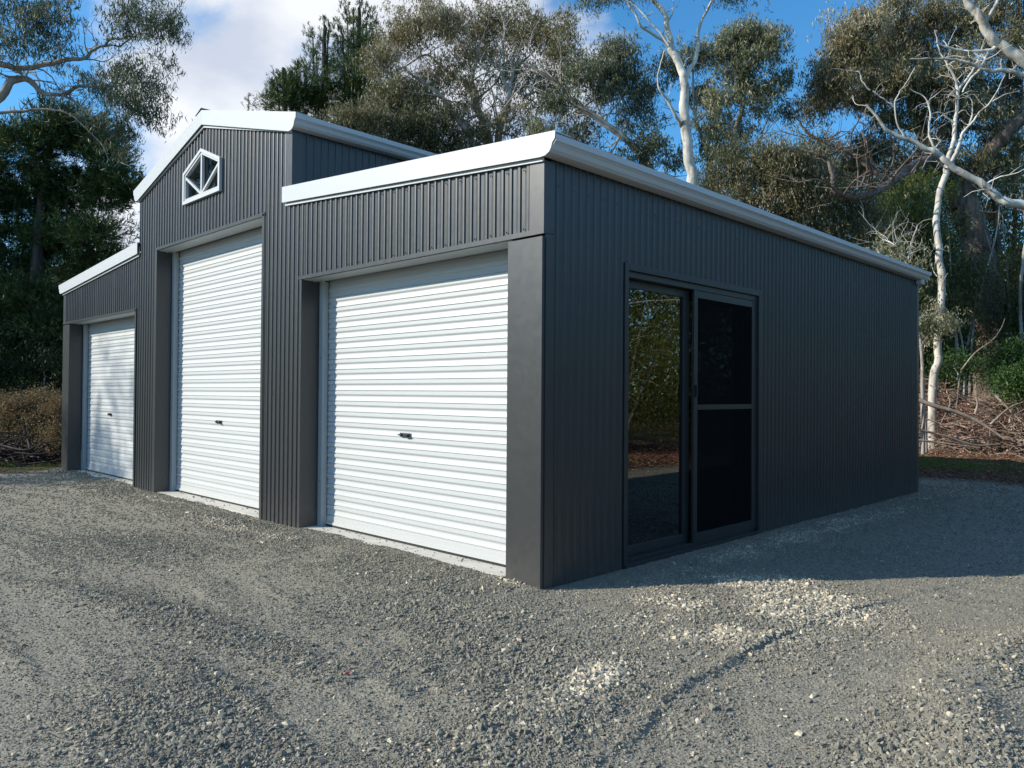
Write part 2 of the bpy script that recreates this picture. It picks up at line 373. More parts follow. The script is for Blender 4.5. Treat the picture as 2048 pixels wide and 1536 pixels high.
# ------------------------------------------------------------------ loose stones (instanced rocks)
def stone_mat(name, ramp):
    mt, w, b, out = newmat(name)
    tone = w.n('ShaderNodeAttribute', attribute_name='tone', attribute_type='INSTANCER').outputs['Fac']
    geo = w.n('ShaderNodeNewGeometry').outputs['Position']
    c = w.ramp(tone, ramp)
    c = w.mix(w.math('MULTIPLY', w.noise(geo, 160, 3, 0.6), 0.5), c, rgb((0.12, 0.115, 0.10)))
    w.t.links.new(c, b.inputs['Base Color']); b.inputs['Roughness'].default_value = 0.85; b.inputs['Specular IOR Level'].default_value = 0.3
    return mt
M_STONE = stone_mat('gravel_stone', [(0.0, (0.145, 0.136, 0.106)), (0.45, (0.262, 0.244, 0.192)), (0.72, (0.34, 0.316, 0.25)), (0.80, (0.50, 0.43, 0.31)), (1.0, (0.82, 0.71, 0.53))])
def scatter_group(mat, name):
    """node group: instance three irregular rocks on every vertex"""
    ng = bpy.data.node_groups.new(name, 'GeometryNodeTree')
    ng.interface.new_socket('Geometry', in_out='INPUT', socket_type='NodeSocketGeometry')
    ng.interface.new_socket('Geometry', in_out='OUTPUT', socket_type='NodeSocketGeometry')
    w = NT(ng); gi = w.n('NodeGroupInput'); go = w.n('NodeGroupOutput')
    join = w.n('GeometryNodeGeometryToInstance')
    for k, sc in enumerate(((1.0, 0.72, 0.42), (1.25, 0.55, 0.34), (0.85, 0.85, 0.55), (1.05, 0.6, 0.6))):
        ico = w.n('GeometryNodeMeshIcoSphere', {'Radius': 0.5, 'Subdivisions': 1})
        nzz = w.n('ShaderNodeTexWhiteNoise', noise_dimensions='4D'); pos = w.n('GeometryNodeInputPosition')
        ng.links.new(pos.outputs[0], nzz.inputs['Vector']); nzz.inputs['W'].default_value = k*3.7
        sub = w.n('ShaderNodeVectorMath', {0: nzz.outputs['Color'], 1: (0.5, 0.5, 0.5)}, operation='SUBTRACT')
        scl = w.n('ShaderNodeVectorMath', {0: sub.outputs[0], 'Scale': 0.42}, operation='SCALE')
        sp = w.n('GeometryNodeSetPosition', {'Geometry': ico.outputs[0], 'Offset': scl.outputs[0]})
        tf = w.n('GeometryNodeTransform', {'Geometry': sp.outputs[0]}); tf.inputs['Scale'].default_value = sc
        sm = w.n('GeometryNodeSetMaterial', {'Geometry': tf.outputs[0]}); sm.inputs['Material'].default_value = mat
        ng.links.new(sm.outputs[0], join.inputs[0])
    na = lambda nm, dt: w.n('GeometryNodeInputNamedAttribute', data_type=dt)
    rot = na('rot', 'FLOAT_VECTOR'); rot.inputs[0].default_value = 'rot'
    siz = na('size', 'FLOAT'); siz.inputs[0].default_value = 'size'
    m2p = w.n('GeometryNodeMeshToPoints', {'Mesh': gi.outputs[0]})
    er = w.n('FunctionNodeEulerToRotation', {0: rot.outputs[0]})
    iop = w.n('GeometryNodeInstanceOnPoints', {'Points': m2p.outputs[0], 'Instance': join.outputs[0], 'Rotation': er.outputs[0], 'Scale': siz.outputs[0]})
    iop.inputs['Pick Instance'].default_value = True
    ng.links.new(iop.outputs[0], go.inputs[0])
    return ng
def scatter(name, P, size, tone, mat, tilt=0.6):
    n = len(P)
    me = bpy.data.meshes.new(name); me.vertices.add(n); me.vertices.foreach_set('co', np.asarray(P, np.float32).ravel())
    a = me.attributes.new('size', 'FLOAT', 'POINT'); a.data.foreach_set('value', np.asarray(size, np.float32))
    a = me.attributes.new('tone', 'FLOAT', 'POINT'); a.data.foreach_set('value', np.asarray(tone, np.float32))
    rot = np.stack([rng.normal(0, tilt, n), rng.normal(0, tilt, n), rng.uniform(0, 6.28, n)], 1)
    a = me.attributes.new('rot', 'FLOAT_VECTOR', 'POINT'); a.data.foreach_set('vector', rot.astype(np.float32).ravel())
    o = link(name, me); md = o.modifiers.new('scatter', 'NODES'); md.node_group = scatter_group(mat, name+'_nodes')
    me.materials.append(mat)
    meta(o, kind='stuff'); return o
def stones():
    N = 2250000
    ang = math.atan2(CF[1], CF[0])+rng.uniform(-math.radians(57), math.radians(57), N)
    r = 1.9*np.exp(rng.uniform(0, 1, N)*math.log(15/1.9))
    x = CP[0]+r*np.cos(ang); y = CP[1]+r*np.sin(ang)
    co, pa, pad = coarse(x, y), pale(x, y), pad_mask(x, y)
    # log-radial sampling already thins as 1/r^2
    dens = (0.05+0.50*co+0.75*pa+0.10*fbm(x, y, 1.7, 3, 101)+0.16*streak(x, y))*pad*(0.40+0.6*(r > 2.2))
    edge = np.exp(-((y+0.05)/0.12)**2)*(x < 0.1)*(x > -BW)
    dens = dens+0.35*edge*pad
    wob = 0.05*(fbm(x, y, 5.0, 3, 41)-0.5)
    inside = (x > -BW) & (x < 0.0) & (y+wob > 0.085) & (y < BL)
    dens = np.where(inside, 0, dens)
    # on the concrete: only a few strays
    stray = (x > -BW) & (x < -0.3) & (y > 0.1) & (y < 0.23) & (rng.uniform(0, 1, N) < 0.012)
    inwall = (x > -BW-0.02) & (x < 0.02) & (y > 0.005) & (y < BL) & ~(((x > -3.14) & (x < -0.32)) | ((x > -6.76) & (x < -3.95)) | ((x > -10.4) & (x < -7.5)))
    keep = ((rng.uniform(0, 1, N) < dens*0.62) | stray) & ~inwall
    x, y, r, co, pa, stray = x[keep], y[keep], r[keep], co[keep], pa[keep], stray[keep]
    n = len(x)
    size = rng.lognormal(math.log(0.0080), 0.48, n)*(0.85+0.75*co*rng.uniform(0.5, 1, n)+0.7*pa*rng.uniform(0.5, 1.0, n))
    size = np.maximum(size, 0.0022*r)                 # the finest grit is left to the ground sheet
    size = np.clip(size, 0.004, 0.045)
    tone = np.clip(rng.beta(2.2, 2.8, n)*0.85+0.55*pa*rng.uniform(0.2, 1.2, n)+0.16*ell(x, y, [(1.3, -1.6, 0.7, 0.6, 0.4), (0.8, -2.3, 0.8, 0.35, -0.3), (0.3, -2.9, 1.2, 0.3, -0.2), (0.3, -0.5, 0.5, 0.3, 0.3), (2.6, -0.3, 0.4, 1.0, 0.0)])*rng.uniform(0, 2.2, n)*(rng.random(n) < 0.35)+0.5*(rng.uniform(0, 1, n) > 0.975), 0, 1)
    z = gh(x, y)+size*0.12
    z = np.where(stray, 0.012+size*0.2, z)
    P = np.stack([x, y, z], 1)
    print('stones', n)
    scatter('gravel', P, size, tone, M_STONE)
stones()
# larger pale chips lying apart on the compacted drive, most of them towards the near left
def chips():
    n = 900; x = rng.uniform(-3.5, 2.9, n); y = rng.uniform(-3.6, 1.5, n)
    r = np.hypot(x-CP[0], y-CP[1]); k = (rng.random(n) < 0.12+0.85*np.exp(-((r-3.2)/0.9)**2)) & ~((y > 0.0) & (x < 0.05)) & (r > 2.0)
    x, y = x[k], y[k]; m = len(x)
    scatter('pale_chips', np.stack([x, y, gh(x, y)+0.004], 1), np.clip(rng.lognormal(math.log(0.022), 0.3, m), 0.01, 0.05), rng.uniform(0.75, 1.0, m), M_STONE, tilt=0.25)
chips()

# ------------------------------------------------------------------ the shed
shed = empty('shed', (0, 0, 0), 'charcoal corrugated steel barn shed with white fascias, tall gabled centre and lean-tos either side', 'shed')
XC0, XC1 = -7.36, -3.357                                          # outer faces of the tall centre bay
XM = (XC0+XC1)/2
def topC(x): return 4.425-0.262*abs(x-XM)
def topR(x): return 2.915+0.079*(-x)
def topL(x): return 2.915+0.072*(x+BW)
PITCH_R = 0.0833
PROF = [(0.0, 0), (0.022, 0.0005), (0.042, 0.0030), (0.048, 0.0125), (0.057, 0.0130), (0.068, 0.0110), (0.0765, 0.0)]     # pan, rise, rib, fall
def prof_points(a, b, phase=0.0):
    """profile positions between a and b with their depth, ends included"""
    def off(t):
        u = ((t-phase) % PITCH_R)
        for (p, o), (p2, o2) in zip(PROF, PROF[1:]+[(PITCH_R, 0)]):
            if p <= u <= p2+1e-9: return o+(o2-o)*((u-p)/max(p2-p, 1e-9))
        return 0.0
    ts = [a, b]; k = math.floor((a-phase)/PITCH_R)
    while k*PITCH_R+phase < b:
        for p, o in PROF:
            t = k*PITCH_R+phase+p
            if a+1e-4 < t < b-1e-4: ts.append(t)
        k += 1
    ts = sorted(ts); return [(t, off(t)) for t in ts]
SHEET = PITCH_R*9
def cladding(zones, plane, base, out, parent, phase=0.0, extra=()):
    """plane 'y' (front/back walls, runs along x) or 'x' (side walls, runs along y); out = sign of the outward normal.
    Each roll-formed sheet is its own object; its last rib laps over the next sheet."""
    lo_ = min(z[0] for z in zones); hi_ = max(z[1] for z in zones)
    k0 = math.floor((lo_-phase)/SHEET); k = k0
    while k*SHEET+phase < hi_:
        s0, s1 = k*SHEET+phase, (k+1)*SHEET+phase
        mb = MB()
        for (a, b, zb, zt) in zones:
            A, B = max(a, s0), min(b, s1+0.02)
            if B-A < 0.02: continue
            pts = prof_points(A, B, phase)
            vs = []; fs = []
            xs = [t for t, _ in pts]
            for t, o in pts:
                lap = 0.0022 if t > s1-0.012 else 0.0
                d = base+out*(o+lap+0.0008*math.sin(t*7.0+k))
                z0 = zb(t) if callable(zb) else zb; z1 = zt(t) if callable(zt) else zt
                for z in (z0, z1): vs.append((t, d, z) if plane == 'y' else (d, t, z))
            for i in range(len(pts)-1): fs.append((2*i, 2*i+2, 2*i+3, 2*i+1))
            mb.add(vs, fs)
        if mb.v:
            o = mb.build('cladding_sheet', M_WALL, parent)
            if plane == 'y' and out < 0:
                for p in o.data.polygons: p.flip()
        k += 1
        if k-k0 > 60: break
HD, HDC = 2.41, 3.145                                             # undersides of the side and centre headers
WX0, WX1, WZ0, WZ1, WZA = -5.895, -4.89, 3.575, 3.955, 4.16       # gable window outline
WXM = (WX0+WX1)/2
def wtop(x): return WZA-(WZA-WZ1)*abs(x-WXM)/((WX1-WX0)/2)
cladding([(-3.165, -0.118, HD+0.012, topR), (-3.357, -3.165, -0.02, topR), (-3.90, -3.44, -0.02, topC), (-3.44, -3.357, -0.02, 3.24),
          (-6.79, WX0+0.02, HDC+0.012, topC), (WX0+0.02, WX1-0.02, HDC+0.012, WZ0+0.02), (WX0+0.02, WX1-0.02, lambda x: wtop(x)-0.02, topC),
          (WX1-0.02, -3.90, HDC+0.012, topC), (-7.36, -6.79, -0.02, topC), (-7.475, -7.36, -0.02, topL), (-10.60, -7.475, HD+0.012, topL)],
         'y', 0.0, -1, shed, phase=-0.118)
# the side wall, in which the sliding door sits
SY0, SY1, SZ = 0.925, 3.085, 2.305
cladding([(0.07, SY0, -0.02, 2.955), (SY0, SY1, SZ-0.01, 2.955), (SY1, BL-0.05, -0.02, 2.955)], 'x', 0.0, 1, shed, phase=0.07)
cladding([(0.09, BL-0.06, 3.0, 3.93)], 'x', XC1, 1, shed, phase=0.02)
cladding([(0.09, BL-0.06, 3.0, 3.93)], 'x', XC0, -1, shed, phase=0.02)
cladding([(0.07, BL-0.05, -0.02, 2.955)], 'x', -BW, -1, shed, phase=0.07)
def topAll(x): return topR(x) if x > XC1 else (topL(x) if x < XC0 else topC(x))
cladding([(-BW+0.05, XC0, -0.02, topL), (XC0, XC1, -0.02, topC), (XC1, -0.05, -0.02, topR)], 'y', BL, 1, shed, phase=0.02)

def flash(name, poly, z0, z1, mat=M_FLASH, label=None, bevel=0.0015):
    o = MB().prism(poly, z0, z1, 'z').build(name, mat, shed, bevel=bevel)
    if label: o['label'] = label
    return o
# corner posts and flashings, 13 mm proud of the pans
flash('corner_flashing', [(-0.125, -0.0135), (0.0135, -0.0135), (0.0135, 0.095), (-0.002, 0.095), (-0.002, 0.004), (-0.125, 0.004)], HD, 2.905)
flash('door_post', [(-0.325, -0.018), (0.004, -0.018), (0.004, 0.08), (-0.02, 0.08), (-0.02, 0.02), (-0.30, 0.02), (-0.30, 0.29), (-0.325, 0.29)], -0.03, HD-0.022, label='smooth flat steel cover of the near corner post')
flash('side_corner_flashing', [(0.0135, 0.012), (0.0135, 0.095), (-0.002, 0.095), (-0.002, 0.012)], -0.02, HD-0.002)
flash('corner_flashing', [(-BW-0.0135, -0.0135), (-10.595, -0.0135), (-10.595, 0.004), (-BW+0.002, 0.004), (-BW+0.002, 0.10), (-BW-0.0135, 0.10)], HD, 2.905)
flash('door_post', [(-BW-0.004, -0.018), (-10.385, -0.018), (-10.385, 0.18), (-10.41, 0.18), (-10.41, 0.02), (-BW+0.02, 0.02), (-BW+0.02, 0.1), (-BW-0.004, 0.1)], -0.03, HD-0.022)
for x0, y0 in ((0.0, BL), (-BW, BL)):
    s = 1 if x0 == 0 else -1
    flash('corner_flashing', sorted([(x0+s*0.0135, y0-0.07), (x0+s*0.0135, y0+0.0135), (x0-s*0.07, y0+0.0135), (x0-s*0.07, y0+0.004), (x0+s*0.002, y0+0.004), (x0+s*0.002, y0-0.07)], key=lambda p: 0), -0.02, 2.93)
# upper corner flashings of the centre bay
MB().prism([(-3.455, -0.0135), (XC1+0.0135, -0.0135), (XC1+0.0135, 0.10), (XC1+0.002, 0.10), (XC1+0.002, 0.004), (-3.455, 0.004)], 3.17, 3.90, 'z').build('corner_flashing', M_FLASH, shed)
MB().prism([(XC0+0.012, -0.0135), (XC0-0.0135, -0.0135), (XC0-0.0135, 0.10), (XC0-0.002, 0.10), (XC0-0.002, 0.004), (XC0+0.012, 0.004)], 3.2, 3.90, 'z').build('corner_flashing', M_FLASH, shed)

# jambs of the openings: face strip and reveal (left jamb visible, right jamb seen edge-on)
for xl, xr, hd in ((-3.14, -0.325, HD), (-6.76, -3.935, HDC), (-10.385, -7.50, HD)):
    if xl != -10.385:
        MB().prism([(xl-0.032, -0.0135), (xl, -0.0135), (xl, 0.185), (xl-0.006, 0.185), (xl-0.006, 0.002), (xl-0.032, 0.002)], -0.02, hd, 'z').build('jamb_flashing', M_FLASH, shed, bevel=0.001)
    if xr != -0.325:
        MB().prism([(xr+0.045, -0.0175), (xr, -0.0175), (xr, 0.29), (xr+0.006, 0.29), (xr+0.006, 0.002), (xr+0.045, 0.002)], -0.02, hd+0.015, 'z').build('jamb_flashing', M_FLASH, shed, bevel=0.001)
    # header: bottom angle on the face, pale galvanised underside
    e0 = xl-0.05; e1 = 0.015 if xr == -0.325 else xr+0.05
    if xl == -10.385: e0 = -BW-0.015
    MB().box(e0, e1, -0.0175, 0.004, hd-0.006, hd+0.028).build('header_trim', M_FLASH, shed)
    MB().box(xl-0.02, xr+0.02, 0.0045, 0.20, hd-0.010, hd+0.02).build('header_beam', M_GALV, shed)
    # near-black boards added behind the header, closing the roof space to keep it dark
    MB().box(xl-0.04, xr+0.04, 0.42, 0.43, hd-0.20, hd+0.45).build('header_blackout', M_DARK, shed)
    MB().box(xl-0.04, xr+0.04, 0.19, 0.43, hd+0.20, hd+0.22).build('header_blackout', M_DARK, shed)

# white fascias (barge cappings) with a lip below
def barge(xa, xb, ztop, zbot, cut=None, name='fascia'):
    """capping between xa and xb on the front wall; cut = outline of the quad-gutter end"""
    if cut: pts = [(xa, ztop(xa))]+cut+[(xa, zbot(xa))]
    else: pts = [(xa, ztop(xa)), (xb, ztop(xb)), (xb, zbot(xb)), (xa, zbot(xa))]
    return MB().prism(pts, -0.055, -0.047, 'y').build(name, M_WHITE, shed, bevel=0.002)
GUT = [(0.132, 0.142), (0.127, 0.095), (0.105, 0.060), (0.078, 0.030), (0.040, 0.004), (0.0, 0.0)]   # quad gutter outline above the wall top
ZG = 2.922; ZGC = 3.902
def gutter(x, z, s, y0, y1, end_top):
    P = [(0.0, 0.0), (0.045, 0.001), (0.078, 0.008), (0.098, 0.028), (0.108, 0.056), (0.122, 0.072), (0.130, 0.078), (0.130, 0.122), (0.124, 0.126), (0.118, 0.120), (0.122, 0.116), (0.122, 0.082), (0.10, 0.062), (0.090, 0.032), (0.072, 0.016), (0.042, 0.009), (0.006, 0.008), (0.006, 0.10), (0.0, 0.10)]
    return MB().prism([(x+s*a, z+b) for a, b in P], y0, y1, 'y').build('gutter', M_WHITE, shed)
gutter(0.016, ZG, 1, -0.046, BL+0.09, 0); gutter(-BW-0.016, ZG, -1, -0.046, BL+0.09, 0)
gutter(XC1+0.016, ZGC, 1, -0.046, BL+0.09, 0); gutter(XC0-0.016, ZGC, -1, -0.046, BL+0.09, 0)
g = [(0.010+a, b) for a, b in [(0.137, 0.0), (0.132, -0.05), (0.108, -0.075), (0.100, -0.105), (0.082, -0.13), (0.045, -0.148), (-0.002, -0.150)]]
def lowR(x): return topR(x)+0.003
def upR(x): return topR(x)+0.158
def lowL(x): return topL(x)+0.003
def upL(x): return topL(x)+0.158
def lowC(x): return topC(x)+0.003
def upC(x): return topC(x)+0.172
def cutR(x0, zup, s): return [(x0+s*a, zup+b) for a, b in g]
barge(-3.462, None, upR, lowR, cut=[(0.14, upR(0.14))]+[(a, upR(0.14)+b) for a, b in g]) 
barge(XC0+0.02, None, upL, lowL, cut=[(-BW-0.14, upL(-BW-0.14))]+[(-BW-a, upL(-BW-0.14)+b) for a, b in g])
barge(XM+0.0005, None, upC, lowC, cut=[(XC1+0.14, upC(XC1+0.14))]+[(XC1+a, upC(XC1+0.14)+b*1.06) for a, b in g])
barge(XM-0.0005, None, upC, lowC, cut=[(XC0-0.14, upC(XC0-0.14))]+[(XC0-a, upC(XC0-0.14)+b*1.06) for a, b in g])
def lip(xa, xb, f):
    MB().prism([(xa, f(xa)-0.026), (xb, f(xb)-0.026), (xb, f(xb)-0.004), (xa, f(xa)-0.004)], -0.030, -0.014, 'y').build('fascia_lip', M_WHITE, shed)
    MB().prism([(xa, f(xa)-0.004), (xb, f(xb)-0.004), (xb, f(xb)+0.10), (xa, f(xa)+0.10)], -0.020, -0.0145, 'y').build('fascia_backing', M_WHITE, shed)
lip(-3.44, -1.52, topR); lip(-1.516, 0.012, lambda x: topR(x)+0.002)
lip(-BW-0.012, XC0+0.01, topL)
lip(XM, XC1+0.01, topC); lip(XC0-0.01, XM, topC)
# barge cappings turn over the roof edge
for xa, xb, f in ((-3.462, 0.14, upR), (-BW-0.14, XC0+0.02, upL), (XM, XC1+0.14, upC), (XC0-0.14, XM, upC)):
    MB().prism([(xa, f(xa)-0.006), (xb, f(xb)-0.006), (xb, f(xb)+0.001), (xa, f(xa)+0.001)], -0.0545, 0.12, 'y').build('barge_capping', M_WHITE, shed)
# roofs
for xa, xb, f in ((XC1+0.014, 0.11, topR), (-BW-0.11, XC0-0.014, topL), (XM, XC1+0.11, topC), (XC0-0.11, XM, topC)):
    n = 14; step = (xb-xa)/1
    mb = MB(); yy = 0.06; 
    ys = []
    while yy < BL+0.06: ys += [(yy, 0), (yy+0.10, 0), (yy+0.125, 0.022), (yy+0.165, 0.022)]; yy += 0.19
    vs = []; fs = []
    for y, dz in ys: vs += [(xa, y, f(xa)+0.075+dz), (xb, y, f(xb)+0.075+dz)]
    for i in range(len(ys)-1): fs.append((2*i, 2*i+1, 2*i+3, 2*i+2))
    mb.add(vs, fs).build('roof_sheeting', M_ROOF, shed)
MB().prism([(XM-0.16, upC(XM)-0.035), (XM, upC(XM)+0.022), (XM+0.16, upC(XM)-0.035), (XM+0.16, upC(XM)-0.03), (XM, upC(XM)+0.030), (XM-0.16, upC(XM)-0.03)], -0.06, BL+0.05, 'y').build('ridge_cap', M_ROOF, shed)
# near-black sheets added inside the walls to keep the interior dark
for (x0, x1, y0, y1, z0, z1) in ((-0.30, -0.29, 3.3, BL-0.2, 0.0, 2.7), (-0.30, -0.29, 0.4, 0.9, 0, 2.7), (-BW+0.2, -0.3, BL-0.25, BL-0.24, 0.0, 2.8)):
    MB().box(x0, x1, y0, y1, z0, z1).build('wall_blackout', M_DARK, shed)

# concrete slab, pour joint and a narrow chipped edge
slab = MB()
slab.box(-BW+0.03, -1.62, 0.02, BL-0.03, -0.20, 0.012); slab.box(-1.613, -0.01, 0.02, BL-0.03, -0.20, 0.012)
slab.build('concrete_slab', M_CONC, shed, bevel=0.006)

# roller doors
def curtain(x0, x1, z0, z1, y, parent):
    p = 0.1008
    prof = [(0.0, 0.009), (0.045, 0.009), (0.065, 0.0), (0.30, -0.001), (0.37, 0.002), (0.46, 0.0088), (0.53, 0.0098), (0.66, 0.0075), (0.82, 0.003), (0.945, 0.0), (0.965, 0.009)]
    pts = []; z = z1; k = 0
    while True:
        for t, d in prof:
            zz = z1-(k+t)*p
            if zz < z0+0.075: break
            pts.append((zz, y+d))
        else: k += 1; continue
        break
    pts += [(z0+0.074, y-0.001), (z0+0.03, y-0.001), (z0+0.028, y-0.012), (z0+0.004, y-0.012), (z0+0.004, y+0.01)]
    # the curtain rolls back on to its drum at the head
    head = [(z1+0.0, y+0.002)]
    for a in range(1, 9): t = a/8*1.2; head.append((z1+math.sin(t)*0.23, y+0.002+(1-math.cos(t))*0.23+(0.004 if a % 2 else 0)))
    pts = list(reversed(head))[:-1]+pts
    vs = []; fs = []
    for zz, yy in pts: vs += [(x0, yy, zz), (x1, yy, zz)]
    for i in range(len(pts)-1): fs.append((2*i, 2*i+2, 2*i+3, 2*i+1))
    o = MB().add(vs, fs).build('curtain', M_DOOR, parent, smooth=False)
    return o
LOCKX = {0: -1.83, 1: -5.46, 2: -9.24}
for n, (xl, xr, hd) in enumerate(((-3.14, -0.325, HD), (-6.76, -3.935, HDC), (-10.385, -7.50, HD))):
    dr = empty('roller_door', (0, 0, 0)); dr.parent = shed
    dr['label'] = ['white ribbed roller door nearest the corner post', 'tall white ribbed roller door under the gable', 'white ribbed roller door of the far lean-to'][n]
    yc = 0.250
    curtain(xl-0.03, xr+0.05, 0.028, hd-0.07, yc, dr)
    MB().box(xl-0.02, xr+0.03, yc-0.011, yc+0.016, 0.012, 0.031).build('bottom_seal', M_RUBBER, dr)
    # galvanised guide channel on the left, with bolt holes, and its hidden twin on the right
    for gx0, gx1, s in ((xl, xl+0.062, 1), (xr-0.03, xr+0.03, -1)):
        m = MB().box(gx0, gx1, 0.186, 0.190, 0.012, hd-0.012)
        if s == 1: m.box(gx1, gx1+0.004, 0.186, 0.245, 0.012, hd-0.012)
        m.box(gx0, gx0+0.004, 0.190, 0.285, 0.012, hd-0.012)
        m.build('guide', M_GALV, dr)
    hm = MB()
    for z in (0.45, 1.05, 1.65) if hd < 3 else (0.45, 1.1, 1.8, 2.5):
        hm.prism([(xl+0.030+0.006*math.cos(a*math.pi/4), z+0.006*math.sin(a*math.pi/4)) for a in range(8)], 0.1845, 0.1865, 'y')
    hm.build('bolt_hole', M_RUBBER, dr)['kind'] = 'stuff'
    # centre-lift lock: face plate, turned handle and keyhole barrel
    lx, lz = LOCKX[n], 0.952
    lk = MB().box(lx-0.070, lx+0.070, yc-0.010, yc-0.002, lz-0.020, lz+0.020).build('lock', M_CHROME, dr, bevel=0.003)
    MB().box(lx+0.010, lx+0.066, yc-0.035, yc-0.012, lz-0.016, lz+0.010).build('handle', M_RUBBER, dr, bevel=0.004)
    MB().prism([(lx-0.045+0.013*math.cos(a*math.pi/5), lz+0.013*math.sin(a*math.pi/5)) for a in range(10)], yc-0.024, yc-0.010, 'y').build('lock_barrel', M_RUBBER, dr)
    MB().box(lx-0.11, lx-0.085, yc-0.008, yc-0.002, lz-0.004, lz+0.004).build('lock_rod', M_CHROME, dr)
    # head bolts under the header
    for k, dx in enumerate((0.10, 0.17)):
        MB().prism([(xl-0.05+dx+0.010*math.cos(a*math.pi/3), 0.10+k*0.05+0.010*math.sin(a*math.pi/3)) for a in range(6)], hd-0.024, hd-0.0105, 'z').build('bolt', M_GALV, dr)
# perforated foot bracket on the far door's guide
br = MB()
bx = -10.385
br.box(bx-0.035, bx+0.05, 0.180, 0.184, 0.015, 0.34)
b_ = br.build('guide_bracket', M_GALV, shed)
hm = MB()
for k in range(4):
    hm.prism([(bx+0.008+0.009*math.cos(a*math.pi/4), 0.10+0.06*k+0.009*math.sin(a*math.pi/4)) for a in range(8)], 0.1785, 0.1805, 'y')
hm.build('bracket_hole', M_WHITE, b_)['kind'] = 'stuff'

# gable window: pentagonal white frame, centre bar and two raking bars, four panes
gw = empty('gable_window', (0, 0, 0)); gw.parent = shed; gw['label'] = 'small five-sided white framed window in the gable'
def ringp(o, i, y0, y1):
    mb = MB(); n = len(o)
    vs = [(x, y0, z) for x, z in o]+[(x, y0, z) for x, z in i]+[(x, y1, z) for x, z in o]+[(x, y1, z) for x, z in i]
    fs = []
    for k in range(n):
        j = (k+1) % n
        fs += [(k, j, n+j, n+k), (2*n+k, 3*n+k, 3*n+j, 2*n+j), (k, 2*n+k, 2*n+j, j), (n+k, n+j, 3*n+j, 3*n+k)]
    return mb.add(vs, fs)
def pent(d):
    sl = (WZA-WZ1)/((WX1-WX0)/2); ex = d*math.sqrt(1+sl*sl)
    return [(WX0+d, WZ0+d), (WX1-d, WZ0+d), (WX1-d, WZ1+sl*d-ex), (WXM, WZA-ex), (WX0+d, WZ1+sl*d-ex)]
ringp(pent(0), pent(0.036), -0.046, -0.012).build('frame', M_WHITE, gw)
ringp(pent(0.034), pent(0.062), -0.036, 0.05).build('inner_frame', M_WHITE, gw)
def bar(p, q, w, y0, y1):
    d = np.array(q)-np.array(p); d = d/np.linalg.norm(d); nn = np.array([-d[1], d[0]])*w/2
    return MB().prism([tuple(np.array(p)+nn), tuple(np.array(q)+nn), tuple(np.array(q)-nn), tuple(np.array(p)-nn)], y0, y1, 'y')
pi_ = pent(0.06)
B0 = (WXM, WZ0+0.062)
bar(B0, (WXM, pi_[3][1]), 0.030, -0.034, -0.002).build('bar', M_WHITE, gw)
bar((WXM+0.02, WZ0+0.064), (pi_[2][0], pi_[2][1]-0.02), 0.028, -0.033, -0.003).build('bar', M_WHITE, gw)
bar((WXM-0.02, WZ0+0.064), (pi_[4][0], pi_[4][1]-0.02), 0.028, -0.033, -0.003).build('bar', M_WHITE, gw)
P0, P1, P2, P3, P4 = pent(0.055)
Bm = (WXM, WZ0+0.055)
for poly in ([P0, Bm, P4], [Bm, P3, P4], [Bm, P2, P3], [Bm, P1, P2]):
    MB().prism(poly, 0.004, 0.008, 'y').build('pane', M_WGLASS, gw)
MB().box(WX0-0.03, WX1+0.03, 0.30, 0.31, WZ0-0.1, WZA+0.1).build('window_blackout', M_DARK, shed)  # near-black sheet added behind the panes so the inside looks unlit

# aluminium sliding door in the side wall, insect screen door in front of its far half
sd = empty('sliding_door', (0, 0, 0)); sd.parent = shed; sd['label'] = 'black aluminium sliding glass door with an insect screen on its far half'
def part(name, x0, x1, y0, y1, z0, z1, mat=M_FRAME, par=sd, bevel=0.002): return MB().box(x0, x1, y0, y1, z0, z1).build(name, mat, par, bevel=bevel)
part('trim', -0.10, 0.019, SY0-0.020, SY0+0.028, -0.01, SZ+0.02)
part('trim', -0.10, 0.019, SY1-0.028, SY1+0.014, -0.01, SZ+0.02)
part('trim', -0.10, 0.0185, SY0+0.0285, SY1-0.0285, SZ-0.035, SZ+0.02)
part('head_frame', -0.12, -0.004, SY0+0.029, SY1-0.029, SZ-0.085, SZ-0.036)
part('jamb_frame', -0.12, -0.006, SY1-0.066, SY1-0.029, 0.05, SZ-0.086)
part('jamb_frame', -0.12, -0.030, SY0+0.029, SY0+0.060, 0.05, SZ-0.086)
part('sill', -0.13, 0.030, SY0-0.01, SY1+0.005, -0.02, 0.022)
for xs in (-0.100, -0.062, -0.024): part('track', xs-0.006, xs+0.006, SY0+0.03, SY1-0.03, 0.0225, 0.052)
YM = 1.93
def leaf(name, x, y0, y1, z0, z1, w0, w1, mid, glassmat, t=0.030):
    lf = empty(name, (0, 0, 0)); lf.parent = sd
    def pp(nm, a, b, c, d, mat=M_FRAME, tt=t, bv=0.0015): return MB().box(x-tt/2, x+tt/2, a, b, c, d).build(nm, mat, lf, bevel=bv)
    pp('stile', y0, y0+w0, z0, z1); pp('stile', y1-w1, y1, z0, z1)
    pp('rail', y0+w0, y1-w1, z1-0.062, z1, tt=t-0.003); pp('rail', y0+w0, y1-w1, z0, z0+0.075, tt=t-0.003)
    if mid: pp('mid_rail', y0+w0, y1-w1, mid-0.022, mid+0.022, tt=t-0.004)
    MB().box(x-0.0025, x+0.0025, y0+w0-0.005, y1-w1+0.005, z0+0.07, z1-0.058).build('pane' if glassmat is not M_SCREEN else 'mesh', glassmat, lf)
    return lf
leaf('glass_panel', -0.082, SY0+0.061, YM+0.02, 0.054, SZ-0.088, 0.012, 0.090, None, M_GLASS)
